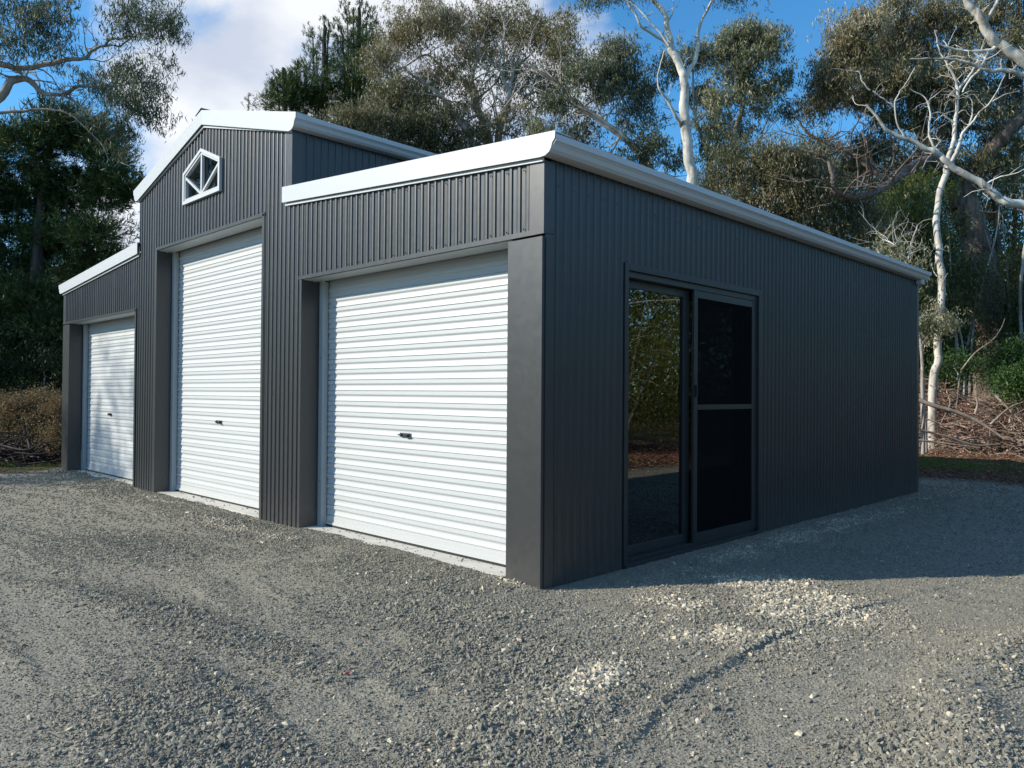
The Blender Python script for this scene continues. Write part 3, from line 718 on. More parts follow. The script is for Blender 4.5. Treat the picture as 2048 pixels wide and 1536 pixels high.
leaf('glass_panel', -0.112, YM-0.05, SY1-0.067, 0.054, SZ-0.088, 0.05, 0.05, None, M_GLASS, t=0.020)
sc_ = leaf('screen_door', -0.018, YM, SY1-0.067, 0.054, SZ-0.088, 0.058, 0.050, 1.21, M_SCREEN, t=0.024)
MB().box(-0.005, 0.014, YM+0.012, YM+0.036, 1.30, 1.40).build('latch', M_RUBBER, sc_, bevel=0.003)
part('threshold', -0.10, 0.055, SY0-0.03, SY1+0.02, -0.06, -0.0205, M_CONC)
# box of near-black sheets added behind the door to make the inside dark
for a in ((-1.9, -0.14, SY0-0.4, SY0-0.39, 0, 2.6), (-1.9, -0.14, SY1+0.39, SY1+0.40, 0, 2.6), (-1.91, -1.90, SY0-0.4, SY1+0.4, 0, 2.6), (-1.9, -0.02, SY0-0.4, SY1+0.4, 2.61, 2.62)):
    MB().box(*a).build('door_blackout', M_DARK, shed)
# outlet under the far end of the gutter
MB().box(0.02, 0.095, BL-0.14, BL-0.02, ZG-0.055, ZG+0.012).build('downpipe_outlet', M_WHITE, shed, bevel=0.004)

# tek screws with their washers: one small part
def screws(P, nrm, parent):
    mb = MB()
    for p in P:
        x, y, z = p; vs = []; k = 6
        for r_, h_ in ((0.0075, 0.0), (0.0055, 0.003), (0.0040, 0.0065)):
            for a in range(k):
                ca, sa = r_*math.cos(a*math.tau/k), r_*math.sin(a*math.tau/k)
                vs.append((x+ca, y-h_, z+sa) if nrm == 'y' else (x+h_, y+ca, z+sa))
        fs = [(j*k+a, j*k+(a+1) % k, (j+1)*k+(a+1) % k, (j+1)*k+a) for j in range(2) for a in range(k)]+[tuple(range(2*k, 3*k))]
        mb.add(vs, fs)
    o = mb.build('screws', M_FLASH, parent); o['kind'] = 'stuff'; return o
P = []
k = 0
x = -0.118-0.0635+0.0
while x > -10.6:
    rib = x
    if k % 2 == 0:
        if -3.14 < rib: P += [(rib, -0.011, HD+0.05), (rib, -0.011, topR(rib)-0.06)]
        elif rib > -3.90: P += [(rib, -0.011, z) for z in (0.22, 1.3, 2.3)]
        elif rib > -6.76: P += [(rib, -0.011, HDC+0.05)]
        elif rib > -7.47: P += [(rib, -0.011, z) for z in (0.22, 1.3, 2.3, 3.1)]
        else: P += [(rib, -0.011, HD+0.05), (rib, -0.011, topL(rib)-0.06)]
    k += 1; x -= PITCH_R
screws(P, 'y', shed)
P = []
y = 0.07+0.0635; k = 0
while y < BL-0.1:
    if k % 2 == 0:
        zs = (0.15, 1.45, 2.75) if (y < SY0-0.03 or y > SY1+0.03) else (2.75,)
        P += [(0.011, y, z) for z in zs]
    y += PITCH_R; k += 1
screws(P, 'x', shed)

# ------------------------------------------------------------------ vegetation
def bark_mat(name, stops, stops2, scale=6.0, streak=(1, 1, 0.18), bumpd=0.02, bumps=0.5, rough=0.85):
    mt, w, b, out = newmat(name)
    geo = w.n('ShaderNodeNewGeometry').outputs['Position']
    mpn = w.n('ShaderNodeMapping', {'Vector': geo, 'Scale': streak}).outputs[0]
    n1 = w.noise(mpn, scale, 6, 0.65, 0.4); n2 = w.noise(geo, 1.3, 4, 0.6)
    c = w.mix(w.ramp(n2, [(0.48, (0, 0, 0)), (0.66, (1, 1, 1))]), w.ramp(n1, stops), w.ramp(n1, stops2))
    w.t.links.new(c, b.inputs['Base Color']); b.inputs['Roughness'].default_value = rough; b.inputs['Specular IOR Level'].default_value = 0.3
    w.t.links.new(w.bump(n1, bumps, bumpd), b.inputs['Normal'])
    return mt
M_GUM = bark_mat('white_gum_bark', [(0.30, (0.20, 0.17, 0.14)), (0.44, (0.50, 0.47, 0.42)), (0.7, (0.68, 0.65, 0.60))], [(0.36, (0.15, 0.12, 0.095)), (0.5, (0.36, 0.325, 0.28)), (0.75, (0.60, 0.565, 0.51))], 6.5, (1, 1, 0.35), 0.012, 0.45, 0.75)
M_GREYBARK = bark_mat('grey_gum_bark', [(0.3, (0.20, 0.17, 0.145)), (0.5, (0.38, 0.345, 0.30)), (0.7, (0.56, 0.52, 0.47))], [(0.3, (0.11, 0.085, 0.065)), (0.6, (0.27, 0.225, 0.185)), (0.75, (0.44, 0.40, 0.35))], 5.0)
M_ROUGH = bark_mat('rough_brown_bark', [(0.3, (0.057, 0.041, 0.032)), (0.5, (0.153, 0.117, 0.096)), (0.72, (0.306, 0.255, 0.217))], [(0.3, (0.051, 0.036, 0.026)), (0.6, (0.140, 0.096, 0.066)), (0.75, (0.242, 0.166, 0.115))], 9.0, (1, 1, 0.09), 0.05, 0.9, 0.95)
M_PINEBARK = bark_mat('pine_bark', [(0.3, (0.03, 0.022, 0.018)), (0.6, (0.09, 0.07, 0.055))], [(0.3, (0.03, 0.025, 0.02)), (0.7, (0.10, 0.08, 0.065))], 9.0)
M_DEADWOOD = bark_mat('dead_wood', [(0.3, (0.15, 0.11, 0.085)), (0.55, (0.33, 0.27, 0.22)), (0.75, (0.50, 0.44, 0.38))], [(0.3, (0.10, 0.065, 0.05)), (0.6, (0.24, 0.16, 0.125)), (0.75, (0.36, 0.27, 0.22))], 7.0)
M_DARKWOOD = bark_mat('dark_dead_wood', [(0.3, (0.03, 0.025, 0.022)), (0.6, (0.09, 0.075, 0.068)), (0.75, (0.19, 0.165, 0.15))], [(0.3, (0.03, 0.022, 0.018)), (0.7, (0.08, 0.062, 0.05))], 7.0)

def leaf_mat(name, stops, rough=0.5, trans=0.25, spec=0.30):
    mt = bpy.data.materials.new(name); mt.use_nodes = True; t = mt.node_tree; t.nodes.clear(); w = NT(t)
    out = w.n('ShaderNodeOutputMaterial')
    tone = w.n('ShaderNodeAttribute', attribute_name='tone').outputs['Fac']
    c = w.ramp(tone, stops)
    b = w.n('ShaderNodeBsdfPrincipled', {'Base Color': c, 'Roughness': rough, 'Specular IOR Level': spec})
    tl = w.n('ShaderNodeBsdfTranslucent', {0: w.mix(0.5, c, w.n('ShaderNodeHueSaturation', {'Color': c, 'Value': 1.5, 'Saturation': 1.2}).outputs[0])})
    ms = w.n('ShaderNodeMixShader', {0: trans, 1: b.outputs[0], 2: tl.outputs[0]}); t.links.new(ms.outputs[0], out.inputs[0])
    return mt
# tone 0..1: dark green .. olive .. brown .. pale, for grey leaves and painted glints
L_GUM = leaf_mat('gum_leaves', [(0.0, (0.060, 0.075, 0.037)), (0.35, (0.123, 0.128, 0.061)), (0.6, (0.193, 0.165, 0.078)), (0.8, (0.286, 0.203, 0.104)), (0.9, (0.225, 0.226, 0.146)), (1.0, (0.408, 0.376, 0.266))])
L_GREYGUM = leaf_mat('grey_gum_leaves', [(0.0, (0.067, 0.087, 0.049)), (0.4, (0.131, 0.149, 0.083)), (0.7, (0.185, 0.187, 0.103)), (0.9, (0.274, 0.262, 0.160)), (1.0, (0.463, 0.431, 0.290))])
L_PINE = leaf_mat('pine_needles', [(0.0, (0.026, 0.049, 0.017)), (0.5, (0.061, 0.100, 0.029)), (0.8, (0.112, 0.150, 0.038)), (1.0, (0.184, 0.208, 0.065))], 0.55, 0.08)
L_DARK = leaf_mat('dark_scrub_leaves', [(0.0, (0.029, 0.046, 0.014)), (0.4, (0.062, 0.086, 0.025)), (0.7, (0.112, 0.123, 0.039)), (0.88, (0.172, 0.149, 0.055)), (1.0, (0.253, 0.248, 0.124))])
L_GREEN = leaf_mat('bright_shrub_leaves', [(0.0, (0.024, 0.054, 0.014)), (0.5, (0.054, 0.114, 0.026)), (1.0, (0.102, 0.180, 0.054))])
L_WATTLE = leaf_mat('wattle_leaves', [(0.0, (0.052, 0.072, 0.013)), (0.5, (0.130, 0.150, 0.029)), (1.0, (0.260, 0.247, 0.058))], trans=0.3)
L_TAWNY = leaf_mat('tawny_foliage', [(0.0, (0.105, 0.074, 0.042)), (0.5, (0.234, 0.172, 0.099)), (0.8, (0.320, 0.255, 0.160)), (1.0, (0.209, 0.216, 0.112))], 0.8, 0.25, 0.1)
L_DEAD = leaf_mat('dead_leaves', [(0.0, (0.102, 0.048, 0.033)), (0.5, (0.265, 0.130, 0.093)), (0.85, (0.451, 0.246, 0.184)), (1.0, (0.653, 0.438, 0.355))], 0.8, 0.1, 0.15)
L_GRASS = leaf_mat('grass_blades', [(0.0, (0.046, 0.072, 0.013)), (0.6, (0.111, 0.169, 0.029)), (1.0, (0.221, 0.234, 0.078))], 0.6, 0.3)

def catmull(P, n=6):
    P = np.asarray(P, float)
    if len(P) < 3: return np.array([P[0]+(P[-1]-P[0])*t for t in np.linspace(0, 1, n+1)])
    Q = np.vstack([2*P[0]-P[1], P, 2*P[-1]-P[-2]]); out = []
    for i in range(1, len(Q)-2):
        for t in np.linspace(0, 1, n, endpoint=False):
            a, b, c, d = Q[i-1:i+3]
            out.append(0.5*((2*b)+(-a+c)*t+(2*a-5*b+4*c-d)*t*t+(-a+3*b-3*c+d)*t**3))
    out.append(Q[-2]); return np.array(out)
class Tubes:
    """collects tapered tubes as one mesh"""
    def __init__(s): s.V = []; s.Q = []; s.n = 0
    def add(s, pts, rad, k=6, lump=0.0):
        pts = np.asarray(pts, float); m = len(pts); rad = np.asarray(rad, float)
        T = np.gradient(pts, axis=0); T /= np.linalg.norm(T, axis=1)[:, None]+1e-9
        ref = np.array([0.31, 0.95, 0.05]) if abs(T[0][2]) > 0.6 else np.array([0, 0, 1.0])
        A = np.cross(T, ref); A /= np.linalg.norm(A, axis=1)[:, None]+1e-9; B = np.cross(T, A)
        th = np.linspace(0, 2*math.pi, k, endpoint=False)
        rr = rad[:, None]*np.ones(k)
        if lump: rr = rr*(1+lump*(rng.random((m, k))-0.5))
        ring = pts[:, None, :]+rr[..., None]*(A[:, None, :]*np.cos(th)[None, :, None]+B[:, None, :]*np.sin(th)[None, :, None])
        s.V.append(ring.reshape(-1, 3))
        i = np.arange(m-1)[:, None]*k; j = np.arange(k)[None, :]; j2 = (j+1) % k
        s.Q.append((np.stack([i+j, i+j2, i+k+j2, i+k+j], -1).reshape(-1, 4))+s.n); s.n += m*k
    def build(s, name, mat, parent):
        me = npmesh(name, np.vstack(s.V), np.vstack(s.Q)); return link(name, me, mat, parent, smooth=True)
def leaf_quads(C, D, L, W, curl=0.0):
    """rhombic leaves: centre, long axis, length, width"""
    n = len(C); D = D/(np.linalg.norm(D, axis=1)[:, None]+1e-9)
    R = rng.normal(size=(n, 3)); S = np.cross(D, R); S /= np.linalg.norm(S, axis=1)[:, None]+1e-9
    L = np.broadcast_to(L, n)[:, None]; W = np.broadcast_to(W, n)[:, None]
    a = C-D*L*0.5; b = C+S*W*0.5-D*L*0.08; c = C+D*L*0.5; d = C-S*W*0.5-D*L*0.08
    if curl: 
        N = np.cross(D, S); b = b+N*W*curl; d = d+N*W*curl
    return np.stack([a, b, c, d], 1).reshape(-1, 3)
NLEAF = 0
def leaves_obj(name, C, D, L, W, tone, mat, parent=None, kind=None):
    global NLEAF
    n = len(C); NLEAF += n
    v = leaf_quads(C, D, L, W); q = np.arange(4*n).reshape(-1, 4)
    me = npmesh(name, v, q, attrs={'tone': np.repeat(np.clip(tone, 0, 1), 4)})
    o = link(name, me, mat, parent)
    if kind: o['kind'] = kind
    return o

class Tree:
    def __init__(s, name, label, group=None, bark=M_GUM, cat='tree', base=None):
        s.t = Tubes(); s.nodes = []; s.nr = []; s.C = []; s.D = []; s.L = []; s.W = []; s.T = []; s.name = name
        s.label, s.group, s.cat, s.bark, s.base = label, group, cat, bark, base
    def limb(s, pts, r0, r1, k=9, n=6, lump=0.10, node=True, wig=0.0):
        P = catmull(pts, n); m = len(P)
        t = np.linspace(0, 1, m); R = r0+(r1-r0)*t**0.85
        wz = rng.normal(0, 1, (m, 3)); wz = (wz+np.roll(wz, 1, 0)+np.roll(wz, -1, 0))/1.7
        P[1:-1] += (wz*(R[:, None]*0.075+0.006))[1:-1]
        R = R*(1+rng.normal(0, 0.02, m))
        if len(R) > 6:
            for q in rng.integers(2, m-2, 2): R[q] *= rng.uniform(1.03, 1.10)
        s.t.add(P, R, k, lump)
        if node:
            s.nodes += list(P[m//5:]); s.nr += list(R[m//5:])
        return s
    def plimb(s, pix, D, r0, r1, dd=None, **k):
        """limb given by photo pixels at depth D (dd: depth change along it)"""
        m = len(pix); dd = dd or [0]*m
        return s.limb([V(px, py, D+d) for (px, py), d in zip(pix, dd)], r0, r1, **k)
    def bare(s, n, lmin=0.3, lmax=1.2, rmax=0.03, up=0.5, only=None):
        """leafless side branches with their own forks"""
        N = len(s.nodes) if only is None else only
        for i in range(n):
            j = rng.integers(0, N); p = s.nodes[j]; r = min(s.nr[j]*0.45, rmax); ln = rng.uniform(lmin, lmax)*min(1, 0.3+r*30)
            if r < 0.004: continue
            d = rng.normal(0, 1, 3); d[2] = abs(d[2])*up+0.15; d /= np.linalg.norm(d)
            k = 5; q = [p]
            for a in range(k): d = d+rng.normal(0, 0.28, 3); d /= np.linalg.norm(d); q.append(q[-1]+d*ln/k)
            s.t.add(np.array(q), np.linspace(r, r*0.3, k+1), 5)
            for a in range(rng.integers(1, 4)):
                b = q[rng.integers(2, k)]; e = d+rng.normal(0, 0.7, 3); e /= np.linalg.norm(e); l2 = ln*rng.uniform(0.25, 0.6)
                s.t.add(np.array([b, b+e*l2*0.5+rng.normal(0, 0.03, 3), b+e*l2+rng.normal(0, 0.05, 3)]), [r*0.5, r*0.35, r*0.15], 4)
    def twig(s, target, r1=0.004, sag=0.1, k=4, maxr=0.05, grey=False):
        N = np.array(s.nodes[-4000:]); d = np.linalg.norm(N-target, axis=1)
        d2 = d+0.55*np.maximum(0, N[:, 2]-target[2])
        i = int(np.argmin(d2)); st = N[i]; rr = min(s.nr[-4000:][i]*0.75, maxr, 0.009+0.020*d[i])
        L = d[i]
        if L < 0.05: return
        m = max(3, min(8, int(L/0.3)+2)); t = np.linspace(0, 1, m)[:, None]
        P = st+(target-st)*t; P[:, 2:] += sag*L*np.sin(t*math.pi)
        P[1:-1] += rng.normal(0, 0.045*L, (m-2, 3))
        R = np.linspace(rr, r1, m); s.t.add(P, R, k)
        s.nodes += list(P[1:]); s.nr += list(R[1:])
    def clump(s, c, rad, n, leaf=(0.10, 0.020), per=70, sig=0.22, style='gum', tone=0.4, tsd=0.16, hollow=0.0, twig=True):
        """n sprays spread through an ellipsoid; each spray is several small bunches of leaves"""
        c = np.asarray(c, float); rad = np.asarray(rad, float)
        u = rng.normal(size=(n, 3)); u /= np.linalg.norm(u, axis=1)[:, None]
        r = (hollow+(1-hollow)*rng.random(n)**0.45)[:, None]*rng.uniform(0.75, 1.2, n)[:, None]
        off = u*r*float(rad) if rad.ndim == 0 else (u[:, :1]*r*rad[0]*CR+u[:, 1:2]*r*rad[1]*np.array([-CR[1], CR[0], 0])+u[:, 2:]*r*rad[2]*np.array([0, 0, 1.0]))
        P = c+off
        if twig and len(s.nodes):
            N = np.array(s.nodes); dd = [np.min(np.linalg.norm(N-p, axis=1)) for p in P]
            for i in np.argsort(dd): s.twig(P[i])
        ct = tone+rng.normal(0, tsd*0.7)
        per = per*(1.35 if style == 'gum' else (1.5 if style == 'pine' else 1.0))
        for p in P:
            s.spray(p, leaf, int(per*rng.uniform(0.6, 1.4)), sig*rng.uniform(0.75, 1.3), style, ct+rng.normal(0, tsd*0.7), c)
    def spray(s, p, leaf, per, sig, style, tone, c):
        if style == 'gum':
            m = max(2, per//9); mc = p+rng.normal(0, sig, (m, 3))*np.array([1, 1, 0.75])
            C = np.repeat(mc, 9, 0)+rng.normal(0, sig*0.30, (m*9, 3)); D = rng.normal(0, 0.55, (m*9, 3))+np.array([0, 0, -0.95])
            C[:, 2] -= np.abs(rng.normal(0, sig*0.25, m*9))
        elif style == 'pine':
            m = max(2, per//14); mc = p+rng.normal(0, sig, (m, 3))*np.array([1, 1, 0.6])
            ax = (mc-c); ax /= np.linalg.norm(ax, axis=1)[:, None]+1e-6; ax[:, 2] += 0.65
            k = 14; tt = rng.random((m, k, 1))*sig*0.95
            C = (mc[:, None, :]+ax[:, None, :]*tt).reshape(-1, 3); D = (ax[:, None, :]*0.75+rng.normal(0, 0.55, (m, k, 3))).reshape(-1, 3)
            Dn = D/np.linalg.norm(D, axis=1)[:, None]; C = C+Dn*leaf[0]*0.5
        else:
            m = per; C = p+rng.normal(0, sig, (m, 3)); D = rng.normal(0, 1, (m, 3))+np.array([0, 0, 0.35])
        n = len(C)
        s.C.append(C); s.D.append(D); s.L.append(leaf[0]*rng.uniform(0.6, 1.25, n)); s.W.append(leaf[1]*rng.uniform(0.7, 1.3, n))
        s.T.append(tone+rng.normal(0, 0.17, n)+0.50*(rng.random(n) > 0.90)-0.2*(rng.random(n) > 0.7))  # a few leaves lifted to the pale end, painting glints into the crown
    def pclump(s, px, py, rx, ry, D, n, dep=None, **k):
        e = D/FPX; return s.clump(V(px, py, D), (rx*e*1.22, (dep if dep else rx*e*0.95), ry*e*1.2), int(n*1.35)+1, **k)
    def build(s, leafmat):
        base = s.base if s.base is not None else (0, 0, 0)
        root = empty(s.name, (float(base[0]), float(base[1]), float(base[2])), s.label, s.cat, s.group)
        b = np.array(root.location)
        if s.t.V:
            s.t.V = [x-b for x in s.t.V]; s.t.build('trunk', s.bark, root)
        if s.C:
            leaves_obj('crown', np.vstack(s.C)-b, np.vstack(s.D), np.concatenate(s.L), np.concatenate(s.W), np.concatenate(s.T), leafmat, root)
        return root

# 1. big dark pine beyond the far lean-to
B = VG(70, 20)
t = Tree('pine_tree', 'large dark green pine behind the far lean-to, under the overhanging gum branches', bark=M_PINEBARK, base=B)
t.limb([B, V(72, 620, 20), V(80, 450, 20.1), V(100, 300, 20), V(105, 222, 20)], 0.24, 0.03)
PC = [(40, 300, 75, 60), (110, 260, 60, 45), (170, 280, 60, 50), (60, 400, 90, 60), (150, 380, 75, 55), (215, 330, 38, 50), (215, 400, 45, 36), (250, 372, 22, 20),
      (30, 500, 80, 60), (130, 480, 80, 50), (190, 470, 55, 30), (60, 600, 90, 50), (-60, 400, 80, 130), (-60, 600, 80, 110), (30, 690, 80, 50), (110, 660, 45, 60), (215, 520, 40, 16), (160, 540, 50, 24), (110, 740, 60, 40)]
for px, py, rx, ry in PC:
    t.pclump(px, py, rx*0.75, ry*0.55, 20+rng.uniform(-0.8, 0.8), max(6, int(rx*ry/180)), leaf=(0.17, 0.021), per=230, sig=0.20, style='pine', tone=0.42, tsd=0.22)
t.build(L_PINE)

# 2. gum reaching in over the far lean-to from the edge of the clearing
B = VG(-330, 13.0)
t = Tree('gum_tree', 'pale limbed gum whose leafy branches overhang the dark pine and reach in from the edge', group='gums around the shed', bark=M_GREYBARK, base=B)
t.plimb([(-330, 830), (-320, 520), (-250, 330), (-160, 260), (-20, 215), (25, 160), (60, 162), (82, 184), (125, 190)], 13, 0.13, 0.030, dd=[0, 0, 0, .1, .2, .3, .4, .5, .6], k=10)
t.plimb([(125, 190), (160, 172), (200, 176), (250, 170)], 13.6, 0.035, 0.012)
t.plimb([(125, 190), (150, 205), (190, 240), (230, 270)], 13.6, 0.03, 0.010)
t.plimb([(-250, 330), (-150, 180), (-60, 125), (0, 125), (35, 137), (82, 133), (130, 120), (168, 117), (190, 98), (210, 92), (240, 92)], 13, 0.075, 0.016, dd=[0, .1, .2, .3, .4, .5, .5, .6, .7, .7, .8])
t.plimb([(210, 92), (220, 80), (245, 76), (265, 70), (272, 50)], 13.7, 0.026, 0.008)
t.plimb([(240, 92), (262, 76), (290, 62)], 13.8, 0.016, 0.006)
t.plimb([(-160, 260), (-80, 235), (0, 226), (45, 222), (95, 218), (130, 222), (160, 245)], 13, 0.04, 0.012, dd=[0, 0, .1, .2, .3, .3, .4])
t.plimb([(-250, 330), (-130, 60), (-60, -40), (0, -60), (90, -50), (150, 5)], 12.8, 0.10, 0.02)
t.plimb([(160, 245), (205, 290), (219, 322)], 13.4, 0.012, 0.006); t.plimb([(235, 322), (255, 330), (270, 338), (288, 358)], 13.4, 0.009, 0.003)
t.bare(90, 0.3, 1.3, 0.016, 0.2)
GC = [(40, 30, 80, 45, 20), (110, 20, 45, 35, 12), (30, 90, 60, 40, 14), (95, 70, 40, 30, 9), (-60, 60, 80, 90, 12), (265, 22, 40, 26, 12), (320, 30, 35, 26, 11), (345, 55, 20, 20, 6), (250, 60, 26, 15, 5), (300, 62, 26, 14, 5),
      (250, 140, 40, 26, 12), (300, 165, 40, 28, 12), (330, 130, 18, 14, 3), (225, 190, 40, 30, 12), (275, 205, 40, 26, 12), (190, 170, 40, 30, 7), (240, 250, 40, 24, 9), (290, 220, 25, 20, 5), (180, 230, 30, 20, 4), (255, 295, 26, 14, 5), (140, 150, 40, 30, 3), (90, 100, 60, 30, 5)]
for px, py, rx, ry, n in GC:
    t.pclump(px, py, rx*0.85, ry*0.8, 13.4+rng.uniform(-0.5, 0.6), int(n*1.2), dep=0.5, leaf=(0.115, 0.015), per=50, sig=0.13, tone=0.28, tsd=0.14)
t.build(L_GREYGUM)

# 3. pines standing behind the tall gable
def spiry(px0, D, spires, clumps, label):
    B = VG(px0, D)
    t = Tree('pine_tree', label, group='pines behind the gable', bark=M_PINEBARK, base=B)
    for i, (px, py, ln) in enumerate(spires):
        top = V(px, py, D+0.3*(i % 3-1)); m = V(px+(px0-px)*0.35, py+ln, D)
        t.limb([B, m, top], 0.20 if i == 0 else 0.05, 0.012, n=8)
        L = np.linalg.norm(top-m)
        for k in range(int(L/0.16)):
            f = k*0.16/L; p = top+(m-top)*f; wdt = 0.05+0.50*f
            for q in range(2):
                a = rng.uniform(0, 6.28); off = np.array([math.cos(a), math.sin(a), 0.35])*wdt*rng.uniform(0.4, 1)
                if wdt > 0.25: t.t.add([p, p+off], [0.012, 0.005], 4)
                t.spray(p+off, (0.15, 0.018), 42, 0.07+0.05*f, 'pine', 0.5+rng.normal(0, 0.15), p-np.array([0, 0, 0.6]))
    for px, py, rx, ry, n in clumps:
        t.pclump(px, py, rx, ry, D+rng.uniform(-0.6, 0.6), n, leaf=(0.17, 0.018), per=130, sig=0.20, style='pine', tone=0.52, tsd=0.2)
    t.build(L_PINE)
spiry(712, 28, [(720, 2, 110), (689, 12, 110), (741, 18, 90), (675, 48, 90), (752, 50, 90), (706, 30, 60)], [(702, 105, 22, 24, 10), (735, 105, 20, 24, 10), (715, 155, 36, 26, 20), (690, 200, 40, 26, 20), (740, 195, 36, 34, 20)],
      'tallest pine behind the gable, with several upright leaders')
spiry(648, 27.5, [(649, 42, 100), (620, 62, 100), (658, 66, 70), (628, 110, 60)], [(640, 150, 22, 20, 9), (610, 185, 30, 22, 13), (655, 195, 28, 24, 13), (625, 218, 46, 16, 14)],
      'mid-height pine with narrow leaders just left of the tallest pine')
spiry(580, 27, [(564, 150, 50), (585, 148, 50), (598, 130, 60), (545, 172, 40)], [(575, 190, 26, 20, 14), (600, 200, 30, 18, 14), (560, 215, 18, 12, 8)],
      'lowest pine of the three behind the gable, beside the open sky')
for px, py, lab in ((497, 193, 'lone pine tip poking above the ridge of the gable'), (540, 215, 'tiny pine tip just above the ridge fascia, beside the pines')):
    B = VG(px, 34); t = Tree('pine_tree', lab, bark=M_PINEBARK, base=B); top = V(px, py, 34); t.limb([B, top], 0.12, 0.012)
    for k in range(26):
        p = top-np.array([0, 0, k*0.09]); a = rng.uniform(0, 6.28)
        t.spray(p+np.array([math.cos(a), math.sin(a), 0.2])*(0.02+0.010*k), (0.15, 0.014), 30, 0.05+0.005*k, 'pine', 0.4, p-np.array([0, 0, .5]))
    t.build(L_PINE)

# 4. broad brown-green gum behind the lean-to roof
D = 25.5; B = VG(1010, D)
t = Tree('gum_tree', 'broad brownish gum with pale spreading limbs rising behind the front lean-to fascia', group='gums around the shed', bark=M_GREYBARK, base=B)
t.limb([B, V(1008, 560, D), V(985, 330, D), V(968, 250, D), V(950, 215, D)], 0.26, 0.11)
t.plimb([(950, 215), (935, 170), (905, 150), (880, 130), (850, 110), (800, 140)], D, 0.10, 0.02, dd=[0, .1, .3, .5, .7, 1])
t.plimb([(968, 280), (900, 220), (880, 190), (840, 160), (815, 145)], D-1, 0.10, 0.025, dd=[0, 0, -.4, -.6, -1]); t.plimb([(955, 300), (920, 245), (905, 225)], D-1.2, 0.11, 0.07)
t.plimb([(955, 230), (955, 190), (945, 160), (955, 120), (960, 80)], D, 0.07, 0.015); t.plimb([(975, 290), (965, 250), (958, 200), (1000, 150), (980, 60)], D+.6, 0.06, 0.012)
t.limb([V(1010, 560, D-.4), V(995, 290, D-.4), V(1015, 215, D-.5), V(1022, 170, D-.5), V(1030, 140, D-.4), V(1060, 110, D)], 0.17, 0.03)
t.plimb([(1018, 200), (1012, 170), (1000, 130), (1010, 60), (1000, 20)], D-.5, 0.07, 0.012); t.plimb([(1014, 225), (1000, 200), (985, 192)], D-.5, 0.05, 0.012); t.plimb([(1020, 170), (1050, 190), (1090, 170), (1110, 130)], D-.5, 0.05, 0.012)
t.bare(90, 0.6, 2.4, 0.035, 0.9)
for px, py, rx, ry, n in [(860, 40, 75, 35, 60), (920, 60, 60, 40, 42), (800, 80, 50, 45, 42), (760, 120, 30, 34, 20), (1000, 40, 75, 36, 62), (1070, 70, 60, 45, 56), (1130, 110, 35, 45, 30), (960, 110, 70, 40, 36), (880, 150, 60, 40, 34), (830, 200, 60, 40, 44),
                          (1050, 150, 70, 40, 38), (1110, 180, 50, 40, 26), (930, 180, 40, 40, 18), (1040, 230, 60, 34, 22), (900, 240, 60, 34, 28), (790, 170, 30, 30, 16), (1130, 40, 22, 25, 8), (980, 250, 40, 30, 10)]:
    t.pclump(px, py, rx*0.85, ry*0.85, D+rng.uniform(-1.2, 1.2), n, leaf=(0.145, 0.028), per=56, sig=0.20, tone=0.62, tsd=0.16)
t.build(L_GUM)
# dense olive gum in front of it, over the high gutter
D = 24; B = VG(800, D)
t = Tree('gum_tree', 'dense olive gum scrub tree directly behind the high gutter of the gabled centre', group='gums around the shed', bark=M_GREYBARK, base=B)
t.limb([B, V(800, 500, D), V(790, 280, D), V(770, 200, D)], 0.15, 0.04); t.limb([V(795, 420, D), V(840, 300, D), V(880, 230, D)], 0.08, 0.02); t.limb([V(795, 420, D), V(740, 290, D), V(710, 230, D)], 0.08, 0.02)
for px, py, rx, ry, n in [(720, 240, 50, 28, 34), (780, 230, 60, 40, 50), (840, 250, 60, 40, 50), (760, 290, 80, 40, 46), (870, 290, 60, 40, 46), (920, 320, 50, 40, 30), (690, 250, 36, 22, 18), (940, 280, 40, 26, 18), (800, 190, 50, 26, 24)]:
    t.pclump(px, py, rx*0.9, ry*0.9, D+rng.uniform(-1, 1), n, leaf=(0.14, 0.026), per=70, sig=0.22, tone=0.42, tsd=0.15)
t.build(L_GUM)
# 5. gum with a leaning trunk
D = 22.5; B = VG(1430, D)
t = Tree('gum_tree', 'gum with a long brown trunk leaning over towards the broad brownish gum', group='gums around the shed', bark=M_GREYBARK, base=B)
t.limb([B, V(1370, 480, D), V(1310, 350, D), V(1262, 290, D), V(1205, 245, D), V(1150, 205, D), V(1105, 165, D), V(1062, 132, D)], 0.17, 0.04)
t.plimb([(1205, 245), (1190, 200), (1200, 150), (1225, 110)], D, 0.05, 0.012); t.plimb([(1262, 290), (1300, 250), (1345, 235)], D+.4, 0.04, 0.012); t.plimb([(1240, 275), (1215, 310), (1180, 300)], D, 0.03, 0.01)
t.plimb([(1300, 335), (1180, 320), (1140, 260), (1130, 200)], D+.5, 0.07, 0.02)
t.bare(60, 0.5, 1.8, 0.03, 0.7)
for px, py, rx, ry, n in [(1235, 95, 32, 32, 30), (1200, 140, 45, 32, 36), (1255, 150, 38, 34, 34), (1215, 185, 45, 28, 24), (1290, 180, 34, 40, 24), (1270, 215, 38, 20, 14), (1160, 150, 34, 34, 20), (1120, 200, 40, 36, 22), (1165, 240, 40, 34, 20), (1300, 240, 22, 20, 8),
                          (1250, 250, 36, 20, 8), (1290, 300, 34, 30, 20), (1230, 320, 34, 24, 12), (1310, 285, 20, 24, 8), (1150, 285, 44, 26, 18), (1085, 250, 40, 30, 16), (1100, 290, 40, 20, 10)]:
    t.pclump(px, py, rx*0.85, ry*0.8, D+rng.uniform(-1, 1), n, leaf=(0.135, 0.026), per=54, sig=0.17, tone=0.40, tsd=0.18)
t.build(L_GREYGUM)

